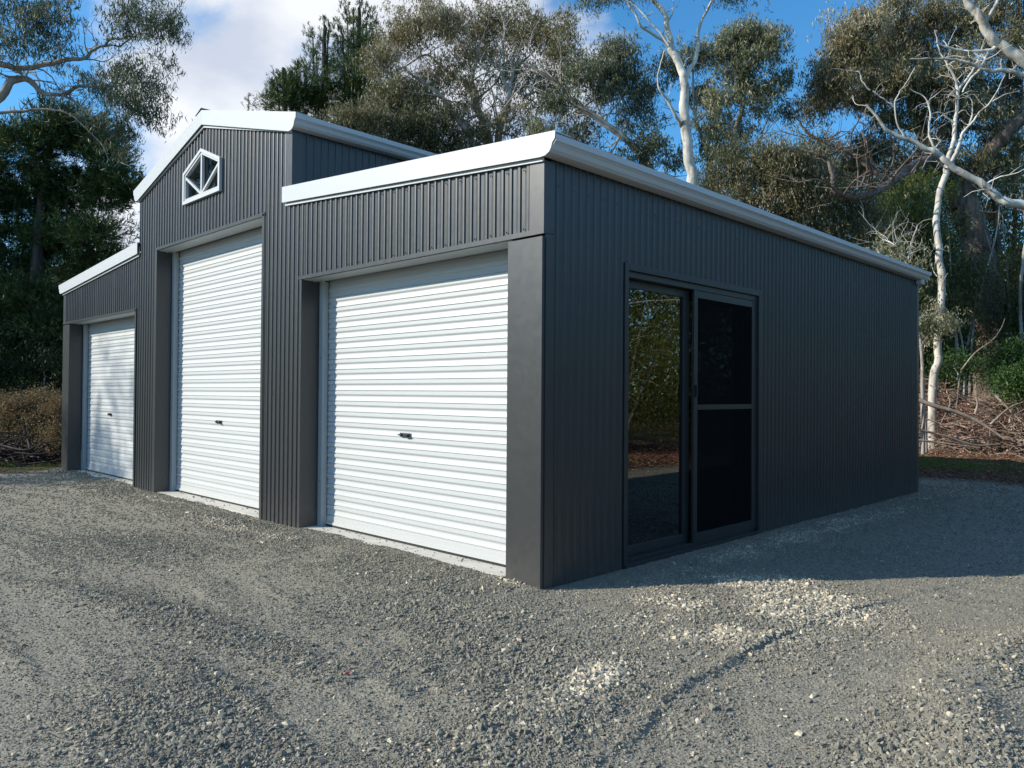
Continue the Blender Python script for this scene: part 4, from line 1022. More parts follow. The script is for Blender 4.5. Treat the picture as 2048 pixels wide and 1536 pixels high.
# 6. tall white gum
D = 19.5; B = VG(1405, D)
t = Tree('white_gum_tree', 'tall smooth white gum rising behind the side gutter and forking high into the blue', group='gums around the shed', bark=M_GUM, base=B)
t.limb([B, V(1392, 560, D), V(1384, 375, D), V(1376, 300, D), V(1369, 230, D), V(1369, 180, D), V(1366, 150, D), V(1352, 115, D), V(1342, 92, D)], 0.158, 0.088, k=14, n=8, lump=0.05)
t.plimb([(1342, 96), (1336, 60), (1330, 30), (1315, 10), (1300, -8), (1280, -40), (1270, -110)], D, 0.085, 0.035, k=10, dd=[0, 0, 0, .1, .2, .3, .5])
t.plimb([(1342, 96), (1325, 80), (1300, 65), (1280, 50), (1270, 25), (1255, 5), (1240, -30)], D, 0.042, 0.022, k=8, dd=[0, -.1, -.2, -.3, -.3, -.3, -.3])
t.plimb([(1370, 165), (1380, 140), (1392, 115), (1397, 85), (1396, 65), (1405, 35), (1420, 10), (1432, -30)], D, 0.062, 0.03, k=8, dd=[0, .1, .2, .3, .4, .5, .6, .7])
t.plimb([(1365, 255), (1350, 228), (1335, 200), (1320, 180), (1314, 158), (1322, 125), (1330, 100)], D, 0.045, 0.010, k=8, dd=[0, -.2, -.3, -.4, -.4, -.5, -.5])
t.plimb([(1338, 92), (1320, 65), (1300, 45), (1275, 15), (1240, -5)], D-.5, 0.03, 0.018, k=6); t.plimb([(1337, 40), (1345, 25), (1347, 0)], D, 0.02, 0.01, k=5)
t.bare(14, 0.2, 0.7, 0.016, 0.8)
for px, py, rx, ry, n in [(1210, -8, 40, 16, 14), (1250, -20, 40, 20, 10), (1180, -4, 30, 12, 6), (1300, -60, 60, 30, 20), (1440, -30, 50, 22, 16), (1480, -14, 40, 14, 8)]:
    t.pclump(px, py, rx, ry, D, n, leaf=(0.11, 0.020), per=50, sig=0.16, tone=0.35)
t.build(L_GREYGUM)

# 7. grey-green gum right of the white gum
D = 23; B = VG(1480, D)
t = Tree('gum_tree', 'grey-green gum with open rounded crown just right of the tall white gum', group='gums around the shed', bark=M_GREYBARK, base=B)
t.limb([B, V(1490, 420, D), V(1468, 300, D), V(1480, 230, D), V(1488, 190, D), V(1490, 150, D)], 0.15, 0.03)
t.limb([V(1475, 400, D), V(1450, 290, D), V(1462, 240, D), V(1440, 180, D)], 0.07, 0.015); t.limb([V(1490, 400, D), V(1520, 280, D), V(1545, 220, D)], 0.06, 0.012); t.limb([V(1430, 480, D), V(1415, 320, D), V(1390, 230, D), V(1385, 130, D)], 0.08, 0.02)
t.bare(60, 0.5, 1.8, 0.03, 0.8)
for px, py, rx, ry, n in [(1480, 75, 40, 26, 34), (1520, 70, 40, 28, 34), (1545, 90, 22, 26, 14), (1450, 105, 40, 28, 26), (1400, 110, 34, 28, 22), (1340, 130, 34, 30, 20), (1505, 120, 30, 20, 14), (1470, 150, 36, 26, 18), (1500, 180, 44, 26, 24), (1540, 170, 22, 24, 9),
                          (1450, 200, 36, 34, 22), (1400, 190, 36, 40, 20), (1520, 215, 22, 30, 9), (1420, 260, 38, 36, 22), (1570, 150, 24, 30, 8), (1480, 260, 40, 30, 12), (1440, 310, 40, 30, 20), (1350, 320, 34, 30, 14), (1575, 210, 18, 30, 8)]:
    t.pclump(px, py, rx*0.85, ry*0.8, D+rng.uniform(-1, 1), n, leaf=(0.14, 0.028), per=56, sig=0.17, tone=0.48, tsd=0.16)
t.build(L_GREYGUM)

# 9. big rough-barked gum
D = 23; B = VG(1998, D)
t = Tree('rough_barked_gum_tree', 'massive rough-barked gum with a thick leaning trunk and dark crooked limbs', bark=M_ROUGH, base=B)
t.limb([B, V(1980, 690, D), V(1965, 560, D), V(1945, 460, D), V(1925, 400, D)], 0.56, 0.36, k=20, n=10, lump=0.10)
t.plimb([(1935, 430), (1905, 350), (1860, 290), (1830, 230), (1815, 180), (1790, 130)], D, 0.34, 0.07, k=10, dd=[0, .2, .5, .8, 1, 1.4])
t.plimb([(1900, 345), (1865, 322), (1830, 330), (1800, 350), (1765, 375), (1730, 392), (1690, 392), (1668, 380), (1664, 350), (1655, 320), (1630, 305)], D-.5, 0.15, 0.03, k=9, dd=[0, -.5, -1.2, -2, -2.8, -3.3, -3.6, -3.7, -3.7, -3.7, -3.7])
t.plimb([(1880, 340), (1850, 352), (1825, 365), (1800, 362)], D-.4, 0.13, 0.05, k=9)
t.plimb([(1800, 352), (1775, 362), (1745, 340), (1720, 320), (1690, 300), (1650, 285), (1615, 265), (1600, 245)], D-2, 0.085, 0.03, k=8)
t.plimb([(1925, 400), (1960, 330), (2000, 280), (2048, 235), (2110, 200)], D, 0.30, 0.12, k=10, dd=[0, -.3, -.5, -.7, -1]); t.plimb([(1960, 340), (2010, 320), (2050, 290), (2100, 280)], D+.4, 0.20, 0.12, k=9)
t.plimb([(1860, 290), (1900, 250), (1950, 255), (2010, 250), (2050, 210)], D+.6, 0.10, 0.04, k=8); t.plimb([(1985, 300), (2000, 230), (2015, 150), (2030, 80), (2040, 0)], D+1, 0.16, 0.05, k=8)
t.plimb([(1815, 200), (1850, 130), (1840, 70), (1860, 20)], D+1, 0.09, 0.02, k=7); t.plimb([(1800, 150), (1740, 110), (1700, 90)], D+1.2, 0.07, 0.015, k=7); t.plimb([(1830, 260), (1760, 235), (1700, 205), (1650, 200)], D+.8, 0.09, 0.02, k=7)
t.bare(120, 0.6, 2.2, 0.04, 0.5)
for px, py, rx, ry, n in [(1720, 50, 60, 34, 42), (1700, 110, 50, 40, 44), (1660, 160, 44, 40, 34), (1760, 110, 50, 40, 36), (1800, 60, 50, 40, 34), (1790, 160, 60, 36, 36), (1720, 190, 60, 34, 36), (1640, 210, 34, 30, 18), (1860, 40, 50, 40, 34), (1850, 120, 50, 44, 30),
                          (1920, 60, 50, 40, 30), (1980, 40, 50, 40, 26), (2020, 90, 40, 40, 22), (1930, 140, 50, 40, 26), (1790, 10, 50, 24, 18), (1860, 200, 54, 40, 30), (1960, 200, 50, 40, 22), (1750, 300, 50, 34, 24), (1700, 330, 36, 24, 10), (2030, 180, 34, 50, 18),
                          (1640, 300, 34, 30, 10), (1780, 240, 50, 24, 14), (2070, 60, 60, 80, 24), (1900, 270, 50, 30, 18), (2010, 290, 50, 34, 16), (2080, 180, 50, 60, 14), (1930, -20, 80, 30, 14), (2000, -10, 60, 30, 12), (1940, 220, 60, 50, 20), (1880, 160, 60, 50, 20), (2020, 240, 60, 50, 20), (1830, 320, 60, 40, 14), (1960, 330, 60, 40, 18), (2040, 340, 60, 50, 20)]:
    t.pclump(px, py, rx*0.85, ry*0.85, D+rng.uniform(-0.6, 2.0), int(n*1.45), leaf=(0.145, 0.028), per=60, sig=0.20, tone=0.46+(0.2 if px < 1880 and py < 200 else 0), tsd=0.2)
t.build(L_GUM)

# 10. slender white gum by the brush pile
D = 19; B = VG(1862, D)
t = Tree('white_gum_tree', 'slender bent white gum with bare branches standing behind the brush heap', bark=M_GUM, base=B)
t.limb([B, V(1866, 760, D), V(1876, 715, D), V(1879, 640, D), V(1883, 570, D), V(1878, 500, D), V(1874, 440, D), V(1880, 390, D), V(1891, 350, D), V(1893, 330, D)], 0.098, 0.068, k=14, n=6, lump=0.05)
t.plimb([(1893, 335), (1902, 300), (1910, 260), (1913, 220), (1916, 185), (1925, 170), (1940, 150), (1950, 135), (1962, 110)], D, 0.060, 0.018, k=8)
t.plimb([(1916, 185), (1912, 165), (1900, 140), (1888, 118), (1875, 90), (1870, 60)], D, 0.040, 0.010, k=7); t.plimb([(1893, 338), (1915, 300), (1925, 268), (1937, 253), (1960, 225), (1985, 200), (2010, 150)], D-.2, 0.050, 0.010, k=8)
t.plimb([(1937, 253), (1945, 225), (1943, 200), (1925, 190)], D-.1, 0.024, 0.008, k=6); t.plimb([(1985, 203), (2010, 190), (2040, 182)], D-.3, 0.02, 0.006, k=6); t.plimb([(1907, 245), (1890, 232), (1880, 225), (1860, 228)], D, 0.022, 0.006, k=6)
t.plimb([(1906, 240), (1925, 220), (1942, 232)], D+.1, 0.014, 0.008, k=6); t.plimb([(1914, 185), (1905, 175), (1896, 168)], D, 0.016, 0.005, k=5)
t.plimb([(1910, 200), (1914, 195)], D, 0.02, 0.02)
t.bare(46, 0.2, 0.9, 0.016, 0.6)
t.build(L_GREYGUM)

# 11. pale limbs reaching in from a gum standing outside on the near side
D = 15; B = VG(2420, D)
t = Tree('white_gum_tree', 'white gum outside the clearing whose thick pale limbs cross in front of the rough-barked gum', bark=M_GUM, base=B)
t.limb([B, V(2400, 600, D), V(2340, 520, D), V(2210, 470, D), V(2130, 445, D), V(2050, 412, D), V(2010, 402, D), V(1985, 385, D), V(1950, 360, D), V(1910, 335, D), V(1880, 310, D), V(1850, 294, D), V(1810, 275, D), V(1775, 262, D), V(1755, 235, D), V(1733, 208, D)], 0.135, 0.020, k=10, n=6)
t.limb([V(2400, 600, D), V(2330, 300, D), V(2180, 190, D), V(2060, 128, D), V(2010, 95, D), V(1985, 75, D), V(1965, 45, D), V(1945, 15, D), V(1925, -15, D), V(1890, -80, D)], 0.155, 0.055, k=11, n=6)
t.plimb([(1990, 95), (1965, 103), (1930, 102), (1900, 96), (1870, 86)], D, 0.045, 0.014, k=7); t.plimb([(2180, 190), (2100, 160), (2045, 150), (2010, 142), (1980, 142), (1950, 130), (1910, 120), (1860, 118), (1820, 118)], D, 0.07, 0.014, k=8)
t.plimb([(1968, 45), (1985, 20), (2000, -10)], D, 0.04, 0.03, k=7); t.plimb([(1975, 105), (1962, 135), (1940, 160), (1925, 185)], D, 0.030, 0.016, k=6)
t.plimb([(1878, 305), (1862, 280), (1857, 255), (1860, 225), (1850, 195), (1820, 178)], D, 0.028, 0.010, k=6); t.plimb([(1808, 272), (1795, 250), (1790, 215), (1795, 190), (1810, 170), (1830, 135)], D, 0.020, 0.006, k=6)
t.plimb([(1740, 180), (1725, 160), (1718, 145), (1700, 142), (1660, 136)], D, 0.016, 0.006, k=6, node=False)
t.plimb([(1790, 215), (1770, 200), (1745, 182)], D, 0.010, 0.014, k=6)
t.bare(60, 0.2, 1.0, 0.018, 0.8)
for px, py, rx, ry, n in [(2140, 60, 60, 60, 18), (2200, 200, 60, 60, 14), (2250, 380, 70, 60, 10)]:
    t.pclump(px, py, rx, ry, D, n, leaf=(0.10, 0.018), per=50, sig=0.15, tone=0.4)
t.build(L_GREYGUM)

# 8. scrub and young trees massed behind the side gutter: each one a shrub of its own
def shrub(name, label, px, D, clumps, leafmat, stems, bark=M_GREYBARK, leaf=(0.11, 0.022), per=64, sig=0.22, tone=0.4, tsd=0.2, style='gum', group=None, cat='shrub'):
    B = VG(px, D); t = Tree(name, label, bark=bark, base=B, cat=cat, group=group)
    for pts, r in stems: t.limb([B]+[V(a, b, D+rng.uniform(-.5, .3)) for a, b in pts], r, 0.012, k=7)
    if cat == 'tree' and style == 'gum': t.bare(40, 0.6, 2.4, 0.03, 1.1)
    for px, py, rx, ry, n in clumps: t.pclump(px, py, rx*0.9, ry*0.9, D+rng.uniform(-0.7, 0.7), n, leaf=leaf, per=per, sig=sig, tone=tone, tsd=tsd, style=style)
    return t.build(leafmat)
shrub('young_gum_tree', 'bushy olive young gum behind the side gutter, just right of the white gum trunk', 1470, 20.5, [(1440, 350, 40, 34, 30), (1480, 320, 50, 36, 34), (1530, 340, 50, 46, 44), (1500, 390, 60, 40, 44), (1420, 380, 30, 26, 16), (1460, 420, 50, 30, 24)], L_GUM,
      [([(1460, 500), (1440, 350)], 0.07), ([(1500, 480), (1540, 340), (1535, 290)], 0.06), ([(1480, 450), (1490, 320)], 0.05)], tone=0.45, cat='tree')
shrub('young_gum_tree', 'broad dome of olive gum foliage above the middle of the side gutter', 1590, 20, [(1560, 310, 46, 36, 36), (1610, 330, 44, 40, 40), (1580, 380, 60, 46, 54), (1640, 390, 44, 40, 36), (1560, 430, 50, 34, 30), (1620, 440, 60, 30, 34)], L_GUM,
      [([(1590, 520), (1570, 380), (1555, 300)], 0.07), ([(1600, 500), (1640, 400), (1625, 330)], 0.06), ([(1585, 500), (1520, 420), (1560, 360)], 0.05)], tone=0.5, cat='tree')
shrub('young_gum_tree', 'brown-stemmed young gum scrub beyond the side gutter, left of the dark pine scrub', 1690, 20.5, [(1680, 400, 44, 34, 30), (1730, 430, 50, 36, 34), (1680, 460, 60, 34, 34), (1740, 480, 60, 34, 34), (1650, 500, 50, 24, 20)], L_GUM,
      [([(1690, 560), (1670, 430)], 0.05), ([(1700, 560), (1730, 470), (1745, 400)], 0.05), ([(1700, 540), (1760, 470)], 0.04)], tone=0.5, cat='tree')
shrub('young_pine_tree', 'dark bushy young pine beyond the far end of the side gutter', 1810, 22, [(1810, 430, 40, 44, 30), (1830, 490, 44, 40, 34), (1790, 470, 36, 34, 22), (1850, 390, 30, 30, 14), (1860, 540, 40, 40, 22)], L_PINE,
      [([(1810, 560), (1815, 400)], 0.08)], bark=M_PINEBARK, leaf=(0.15, 0.014), per=180, sig=0.24, tone=0.62, style='pine', cat='tree')
shrub('young_gum_tree', 'pale leaved sapling whose top shows just above the end of the side gutter', 1800, 17.5, [(1800, 520, 36, 24, 14), (1760, 505, 30, 20, 8), (1820, 545, 26, 20, 8)], L_GREYGUM,
      [([(1812, 620), (1815, 520), (1835, 450)], 0.025), ([(1812, 620), (1812, 525), (1790, 490), (1765, 480)], 0.02)], bark=M_GUM, tone=0.7, per=40, cat='tree')
shrub('shrub', 'drooping grey-leaved shrub against the slender white gum, beside the far wall corner', 1852, 18, [(1850, 640, 26, 20, 10), (1890, 645, 34, 16, 12), (1845, 670, 20, 20, 8), (1870, 620, 20, 14, 5)], L_GREYGUM,
      [([(1846, 760), (1846, 690), (1858, 640)], 0.04)], tone=0.75, per=44, sig=0.14)
for k, (px, D, cl, lab, lm, tn) in enumerate([
    (1930, 21, [(1920, 600, 40, 50, 26), (1935, 680, 40, 50, 26), (1905, 560, 30, 50, 18), (1940, 540, 30, 40, 12), (1905, 700, 30, 40, 14)], 'dark leafy undergrowth bush between the two white and rough trunks', L_DARK, 0.45),
    (2040, 21.5, [(2030, 560, 40, 50, 20), (2040, 640, 50, 50, 26), (2070, 500, 50, 60, 16), (2080, 620, 50, 70, 20)], 'dark tangled bush close right of the rough trunk', L_DARK, 0.45),
    (1880, 24.5, [(1870, 620, 60, 60, 30), (1880, 700, 60, 50, 30), (1900, 520, 60, 60, 24), (1850, 560, 40, 60, 16)], 'dark bush behind the slender white gum', L_DARK, 0.35),
    (1760, 25, [(1740, 400, 60, 50, 26), (1680, 380, 50, 40, 20), (1800, 380, 50, 50, 22), (1850, 430, 50, 60, 22), (1620, 400, 50, 40, 14)], 'tall olive scrub filling the gap behind the dark crooked limb', L_DARK, 0.55),
    (1700, 27, [(1640, 350, 60, 50, 26), (1700, 330, 60, 50, 26), (1760, 340, 60, 50, 26), (1580, 350, 60, 50, 22), (1820, 330, 50, 50, 22), (1880, 380, 60, 60, 26), (1940, 330, 60, 50, 20)], 'greyish brown scrub rising farthest back behind the crooked limb', L_GUM, 0.45),
    (1940, 25.5, [(1920, 420, 60, 50, 24), (1900, 360, 50, 40, 18), (2000, 400, 60, 50, 24), (1930, 500, 60, 60, 24)], 'dark scrub behind the fork of the rough-barked gum', L_DARK, 0.4),
    (2010, 26, [(1990, 500, 80, 60, 26), (2040, 430, 60, 60, 24), (2050, 600, 60, 90, 26), (1950, 450, 50, 50, 16)], 'tall dark thicket rising behind the rough-barked trunk', L_DARK, 0.40)]):
    shrub('shrub', lab, px, D, cl, lm, [([(px-15, 700), (px-25, 560), (px-35, 430)], 0.05), ([(px+15, 690), (px+25, 540)], 0.05), ([(px+5, 690), (px+60, 480), (px+70, 400)], 0.04), ([(px-5, 690), (px-70, 460)], 0.035)], tone=tn, bark=M_GREYBARK, leaf=(0.10, 0.024), per=80, sig=0.24)
shrub('green_shrub', 'fresh green leafy shrub at the right edge, in front of the thicket', 2025, 17.8, [(2010, 730, 30, 34, 22), (2045, 715, 34, 34, 24), (2030, 770, 44, 26, 22), (2075, 740, 34, 44, 16)], L_GREEN, [([(2020, 800), (2020, 740)], 0.03)], tone=0.5, per=90, sig=0.17, style='bush', leaf=(0.09, 0.028))
shrub('green_shrub', 'small green shrub behind the top of the brush heap', 1915, 19.5, [(1905, 730, 26, 18, 10), (1935, 735, 30, 22, 12), (1880, 740, 16, 12, 4)], L_GREEN, [([(1915, 780), (1915, 745)], 0.02)], tone=0.4, per=80, sig=0.17, style='bush', leaf=(0.09, 0.026))
# thin trunks in the thicket
for px, D, pts, r, lab in [(2048, 20.5, [(2046, 760), (2040, 600), (2045, 520), (2052, 470), (2044, 380)], 0.055, 'pale mottled trunk at the right edge beyond the green shrub'),
                           (1998, 25, [(1996, 700), (1996, 560), (1995, 480), (1985, 380)], 0.12, 'thin reddish trunk close behind the rough-barked gum'),
                           (2022, 26, [(2010, 640), (2025, 540), (2030, 440), (2025, 330)], 0.11, 'straight brown trunk in the thicket right of the rough-barked gum'),
                           (1846, 17.5, [(1846, 770), (1842, 700), (1838, 640)], 0.05, 'short dead sapling beside the far corner of the shed')]:
    t = Tree('thin_trunk_tree', lab, bark=M_ROUGH if 'brown' in lab or 'red' in lab else M_GREYBARK, base=VG(px, D), cat='tree')
    t.limb([VG(px, D)]+[V(a, b, D) for a, b in pts], r, r*0.5, k=8)
    t.pclump(pts[-1][0], pts[-1][1], 34, 30, D, 8, leaf=(0.11, 0.02), per=50, tone=0.4); t.build(L_DARK)
# dead leaning stick in front of the rough trunk
t = Tubes(); P = catmull([V(1921, 742, 19), V(1950, 706, 19), V(1985, 680, 19), V(2003, 655, 19), V(2010, 636, 19)], 6); t.add(P, np.linspace(0.022, 0.010, len(P)), 6)
P = catmull([VG(1905, 19)+np.array([0, 0, .3]), V(1921, 742, 19)], 3); t.add(P, np.linspace(0.026, 0.022, len(P)), 6)
o = t.build('dead_branch', M_DEADWOOD, None); meta(o, 'bleached dead branch leaning across the foot of the rough trunk', 'branch')
print('leaves', NLEAF)

# ------------------------------------------------------------------ heap of cut branches at the right
def brush_heap(name, label, c0, c1, width, height, nst, nleaf, woodm, leafm, big, tone=0.5):
    c0 = np.array(c0, float); c1 = np.array(c1, float); ax = c1-c0; L = np.linalg.norm(ax); ax /= L; nn = np.array([-ax[1], ax[0]])
    root = empty(name, (float((c0+c1)[0]/2), float((c0+c1)[1]/2), 0), label, 'brush pile'); b = np.array(root.location)
    def prof(u): return 0.35+0.65*np.clip(1.25*vnoise(u*5.0, np.zeros(np.shape(u)), int(height*100)), 0, 1)
    tw = Tubes()
    for i in range(nst):
        u = rng.random(); s = rng.normal(0, 0.42); hh = height*prof(np.array([u]))[0]*max(0.08, 1-abs(s)**1.5)
        p = np.array([*(c0+ax*u*L+nn*s*width), hh*rng.random()**0.7])
        a = rng.uniform(0, 6.28); d = np.array([math.cos(a), math.sin(a), rng.normal(0.12, 0.35)]); ln = rng.lognormal(-0.45, 0.5)
        q = [p-d*ln/2, p+rng.normal(0, 0.06*ln, 3), p+d*ln/2]
        if q[0][2] < -0.05: q[0][2] = 0.0
        if q[2][2] < -0.05: q[2][2] = 0.0
        P = catmull(q, 3); r = rng.lognormal(math.log(0.0085), 0.5); tw.add(P-b, np.linspace(r, r*0.4, len(P)), 4)
    o = tw.build('sticks', woodm, root); o['kind'] = 'stuff'
    for pts, r in big:
        tb = Tubes(); P = catmull(pts, 5); tb.add(P-b, np.linspace(r, r*0.45, len(P)), 8, 0.12); tb.build('branch', woodm, root)
    n = nleaf; u = rng.random(n); s = rng.normal(0, 0.42, n); hh = height*prof(u)*np.maximum(0.05, 1-np.abs(s)**1.5)
    C = np.zeros((n, 3)); C[:, :2] = c0+ax*(u*L)[:, None]+nn*(s*width)[:, None]; C[:, 2] = hh*rng.random(n)**0.5*1.02+rng.exponential(0.03, n)
    D = rng.normal(0, 1, (n, 3))*np.array([1, 1, 0.7])
    o = leaves_obj('dry_leaves', C-b, D, rng.uniform(0.05, 0.12, n), rng.uniform(0.012, 0.03, n), tone+rng.normal(0, 0.25, n)+0.25*(vnoise(C[:, 0]*1.5, C[:, 2]*4, 3)-0.5), leafm, root); o['kind'] = 'stuff'
bigs = [([V(1838, 800, 17.2), V(1870, 812, 17.1), V(1915, 825, 17.0), V(1960, 845, 16.9), V(2008, 877, 16.7)], 0.055), ([V(1950, 828, 16.9), V(1955, 810, 16.9), V(1952, 795, 17.0)], 0.030),
        ([V(1840, 860, 16.7), V(1890, 872, 16.6), V(1950, 890, 16.5), V(2000, 888, 16.5)], 0.028), ([V(1838, 880, 16.5), V(1900, 888, 16.3), V(1960, 896, 16.2)], 0.024),
        ([V(1980, 850, 16.7), V(2020, 815, 16.9), V(2060, 800, 17.0)], 0.03), ([V(1860, 770, 17.7), V(1900, 800, 17.3), V(1880, 850, 16.9)], 0.018), ([V(1990, 790, 17.2), V(2015, 815, 17.0), V(2048, 850, 16.7)], 0.028)]
brush_heap('brush_heap', 'heap of pinkish brown cut branches and dead leaves beyond the far wall corner', (-5.4, 19.3), (4.5, 14.6), 1.25, 1.9, 5600, 26000, M_DEADWOOD, L_DEAD, bigs)
lb = [([V(-20, 905, 13.5), V(20, 880, 13.5), V(60, 872, 13.6)], 0.020), ([V(0, 890, 13.2), V(50, 900, 13.1), V(85, 886, 13.2), V(130, 880, 13.4)], 0.018), ([V(70, 900, 13), V(88, 882, 13), V(110, 878, 13)], 0.015),
      ([V(30, 905, 12.8), V(70, 908, 12.8), V(125, 902, 12.8)], 0.015), ([V(60, 895, 13.2), V(52, 868, 13.4), V(47, 842, 13.5)], 0.020), ([V(-10, 862, 13.5), V(5, 868, 13.4), V(14, 876, 13.3)], 0.010)]
brush_heap('brush_heap', 'low dark heap of fallen sticks beside the far lean-to, under the tawny shrubs', (-14.8, -3.4), (-11.6, 3.6), 0.9, 0.5, 2200, 3500, M_DARKWOOD, L_DEAD, lb, 0.25)

# tawny dry shrubs at the left
for px, D, cl, lab in [(85, 15.0, [(78, 800, 22, 14, 16), (85, 822, 34, 18, 26), (70, 845, 34, 18, 22), (90, 860, 34, 16, 18)], 'tallest tawny shrub, its plume rising beside the far lean-to'),
                       (118, 14.4, [(122, 820, 22, 18, 20), (118, 845, 28, 20, 26), (112, 868, 34, 14, 18), (150, 830, 24, 22, 16)], 'greenish tawny shrub touching the far corner post'),
                       (22, 15.0, [(8, 808, 20, 12, 12), (35, 815, 26, 16, 20), (18, 835, 34, 20, 26), (10, 860, 34, 14, 18)], 'tawny shrub at the edge of the clearing, left of the tall plume'),
                       (-60, 15.0, [(-60, 815, 44, 26, 30), (-40, 850, 44, 20, 24)], 'tawny shrub at the end of the row, farthest from the shed')]:
    shrub('tawny_shrub', lab, px, D, cl, L_TAWNY, [([(px-8, 850), (px-12, 815)], 0.02), ([(px+6, 850), (px+14, 820)], 0.018)], tone=0.5, per=120, sig=0.11, style='bush', leaf=(0.05, 0.017), bark=M_DARKWOOD, group='tawny shrubs beside the far lean-to')
# dark scrub under the pine
for px, D, cl, lab in [(90, 18.5, [(110, 740, 40, 40, 24), (80, 790, 50, 34, 26), (60, 740, 36, 30, 16)], 'dark bush under the big pine, behind the tall tawny plume'),
                       (10, 18.5, [(0, 760, 50, 40, 30), (-50, 720, 60, 60, 30), (30, 790, 40, 30, 18)], 'dark bush under the big pine at the edge of the clearing'),
                       (140, 20.5, [(130, 640, 50, 60, 26), (150, 740, 50, 60, 30), (200, 640, 50, 70, 26)], 'dark tree scrub filling the gap beside the far lean-to roof')]:
    shrub('dark_shrub', lab, px, D, cl, L_DARK, [([(px, 780), (px-5, 720)], 0.03)], tone=0.22, per=90, sig=0.24, leaf=(0.10, 0.024))

# ------------------------------------------------------------------ ground cover
def cover(name, n, xr, yr, fn, L, W, up, mat, tone, sd=0.2):
    x = rng.uniform(*xr, n); y = rng.uniform(*yr, n); k = rng.random(n) < fn(x, y); x, y = x[k], y[k]; m = len(x)
    ll = L*rng.uniform(0.5, 1.3, m); C = np.stack([x, y, gh(x, y)+ll*0.5*up*0.8+0.004], 1); D = rng.normal(0, 0.5, (m, 3)); D[:, 2] = up if up else rng.normal(0, 0.12, m)
    return leaves_obj(name, C, D, ll, W*rng.uniform(0.6, 1.3, m), tone+rng.normal(0, sd, m), mat, None, 'stuff')
def off_pad(x, y): return np.clip(1-pad_mask(x, y)*1.05, 0, 1)
mossm = lambda x, y: np.clip(ell(x, y, [(-1.6, 12.6, 2.6, 1.0, 0.2), (-12.4, -0.3, 0.9, 1.6, 0.3), (-13.5, 1.5, 1.2, 1.0, 0)])*1.5*sstep(0.35, 0.6, fbm(x, y, 2.5, 3, 95)), 0, 1)*off_pad(x, y)
cover('grass', 60000, (-15.5, -10.8), (-4.5, 4.0), lambda x, y: mossm(x, y)*0.9+0.03, 0.045, 0.007, 1.1, L_GRASS, 0.45)
cover('grass', 90000, (-5, 5), (9.6, 16), lambda x, y: np.clip(mossm(x, y)*1.2, 0, 1)+0.08*off_pad(x, y), 0.05, 0.007, 1.1, L_GRASS, 0.55)
cover('leaf_litter', 60000, (-5.5, 6), (9.0, 17), lambda x, y: off_pad(x, y)*(0.35+0.6*fbm(x, y, 0.9, 3, 7)), 0.075, 0.02, 0.0, L_DEAD, 0.35, 0.25)
cover('leaf_litter', 9000, (-17, -10.7), (-6, 6), lambda x, y: off_pad(x, y)*0.6, 0.07, 0.02, 0.0, L_DEAD, 0.25, 0.25)
cover('leaf_litter', 30000, (3.3, 12), (2.0, 14), lambda x, y: off_pad(x, y)*0.7, 0.08, 0.022, 0.0, L_DEAD, 0.5, 0.25)

# ------------------------------------------------------------------ woods beyond
def woods():
    Cs = []; Ts = []
    def band(n, r0, r1, a0, a1, z0, z1, tone):
        r = rng.uniform(r0, r1, n); a = rng.uniform(a0, a1, n)      # a: degrees of bearing, clockwise from +y
        x = CP[0]+r*np.sin(np.radians(a)); y = CP[1]+r*np.cos(np.radians(a))
        top = z1*(0.55+0.6*fbm(x, y, 0.16, 3, 111))
        z = z0+(top-z0)*rng.random(n)**0.85
        k = fbm(x*1.0+z*0.35, y*1.0-z*0.3, 0.8, 3, 121)+0.25*rng.random(n) > 0.50
        Cs.append(np.stack([x, y, z], 1)[k]); Ts.append((tone+0.7*(fbm(x, y, 0.5, 2, 131)-0.5)+rng.normal(0, 0.12, n))[k])
    band(90000, 33, 44, -62, -4, -0.1, 9.5, 0.32)
    band(80000, 33, 44, -92, -62, -0.1, 8.0, 0.22)
    band(26000, 27, 33, -26, -4, -0.1, 6.0, 0.35)
    band(50000, 30, 42, -4, 60, -0.1, 8.0, 0.35)
    band(60000, 30, 42, 60, 200, -0.1, 8.0, 0.35); band(45000, 30, 42, 200, 268, -0.1, 8.0, 0.3)
    C = np.vstack(Cs); n = len(C); D = rng.normal(0, 0.7, (n, 3)); D[:, 2] -= 0.4
    return leaves_obj('woods', C, D, rng.uniform(0.22, 0.5, n), rng.uniform(0.10, 0.2, n), np.concatenate(Ts), L_DARK, None, 'stuff')
woods()
WHERE = ['behind the slender white gum', 'between the slender white gum and the rough trunk', 'behind the foot of the rough-barked gum', 'beyond the green shrub at the right edge', 'above the far end of the side gutter',
         'behind the dark young pine', 'behind the dome of olive foliage', 'just right of the dome of olive foliage', 'behind the grey-green gum', 'between the tall white gum and the olive dome', 'farthest left beyond the big pine',
         'behind the trunk of the big pine', 'in the gap beside the far lean-to fascia', 'hidden behind the far lean-to roof', 'behind the pale sapling over the gutter end', 'farthest right past the picture edge']
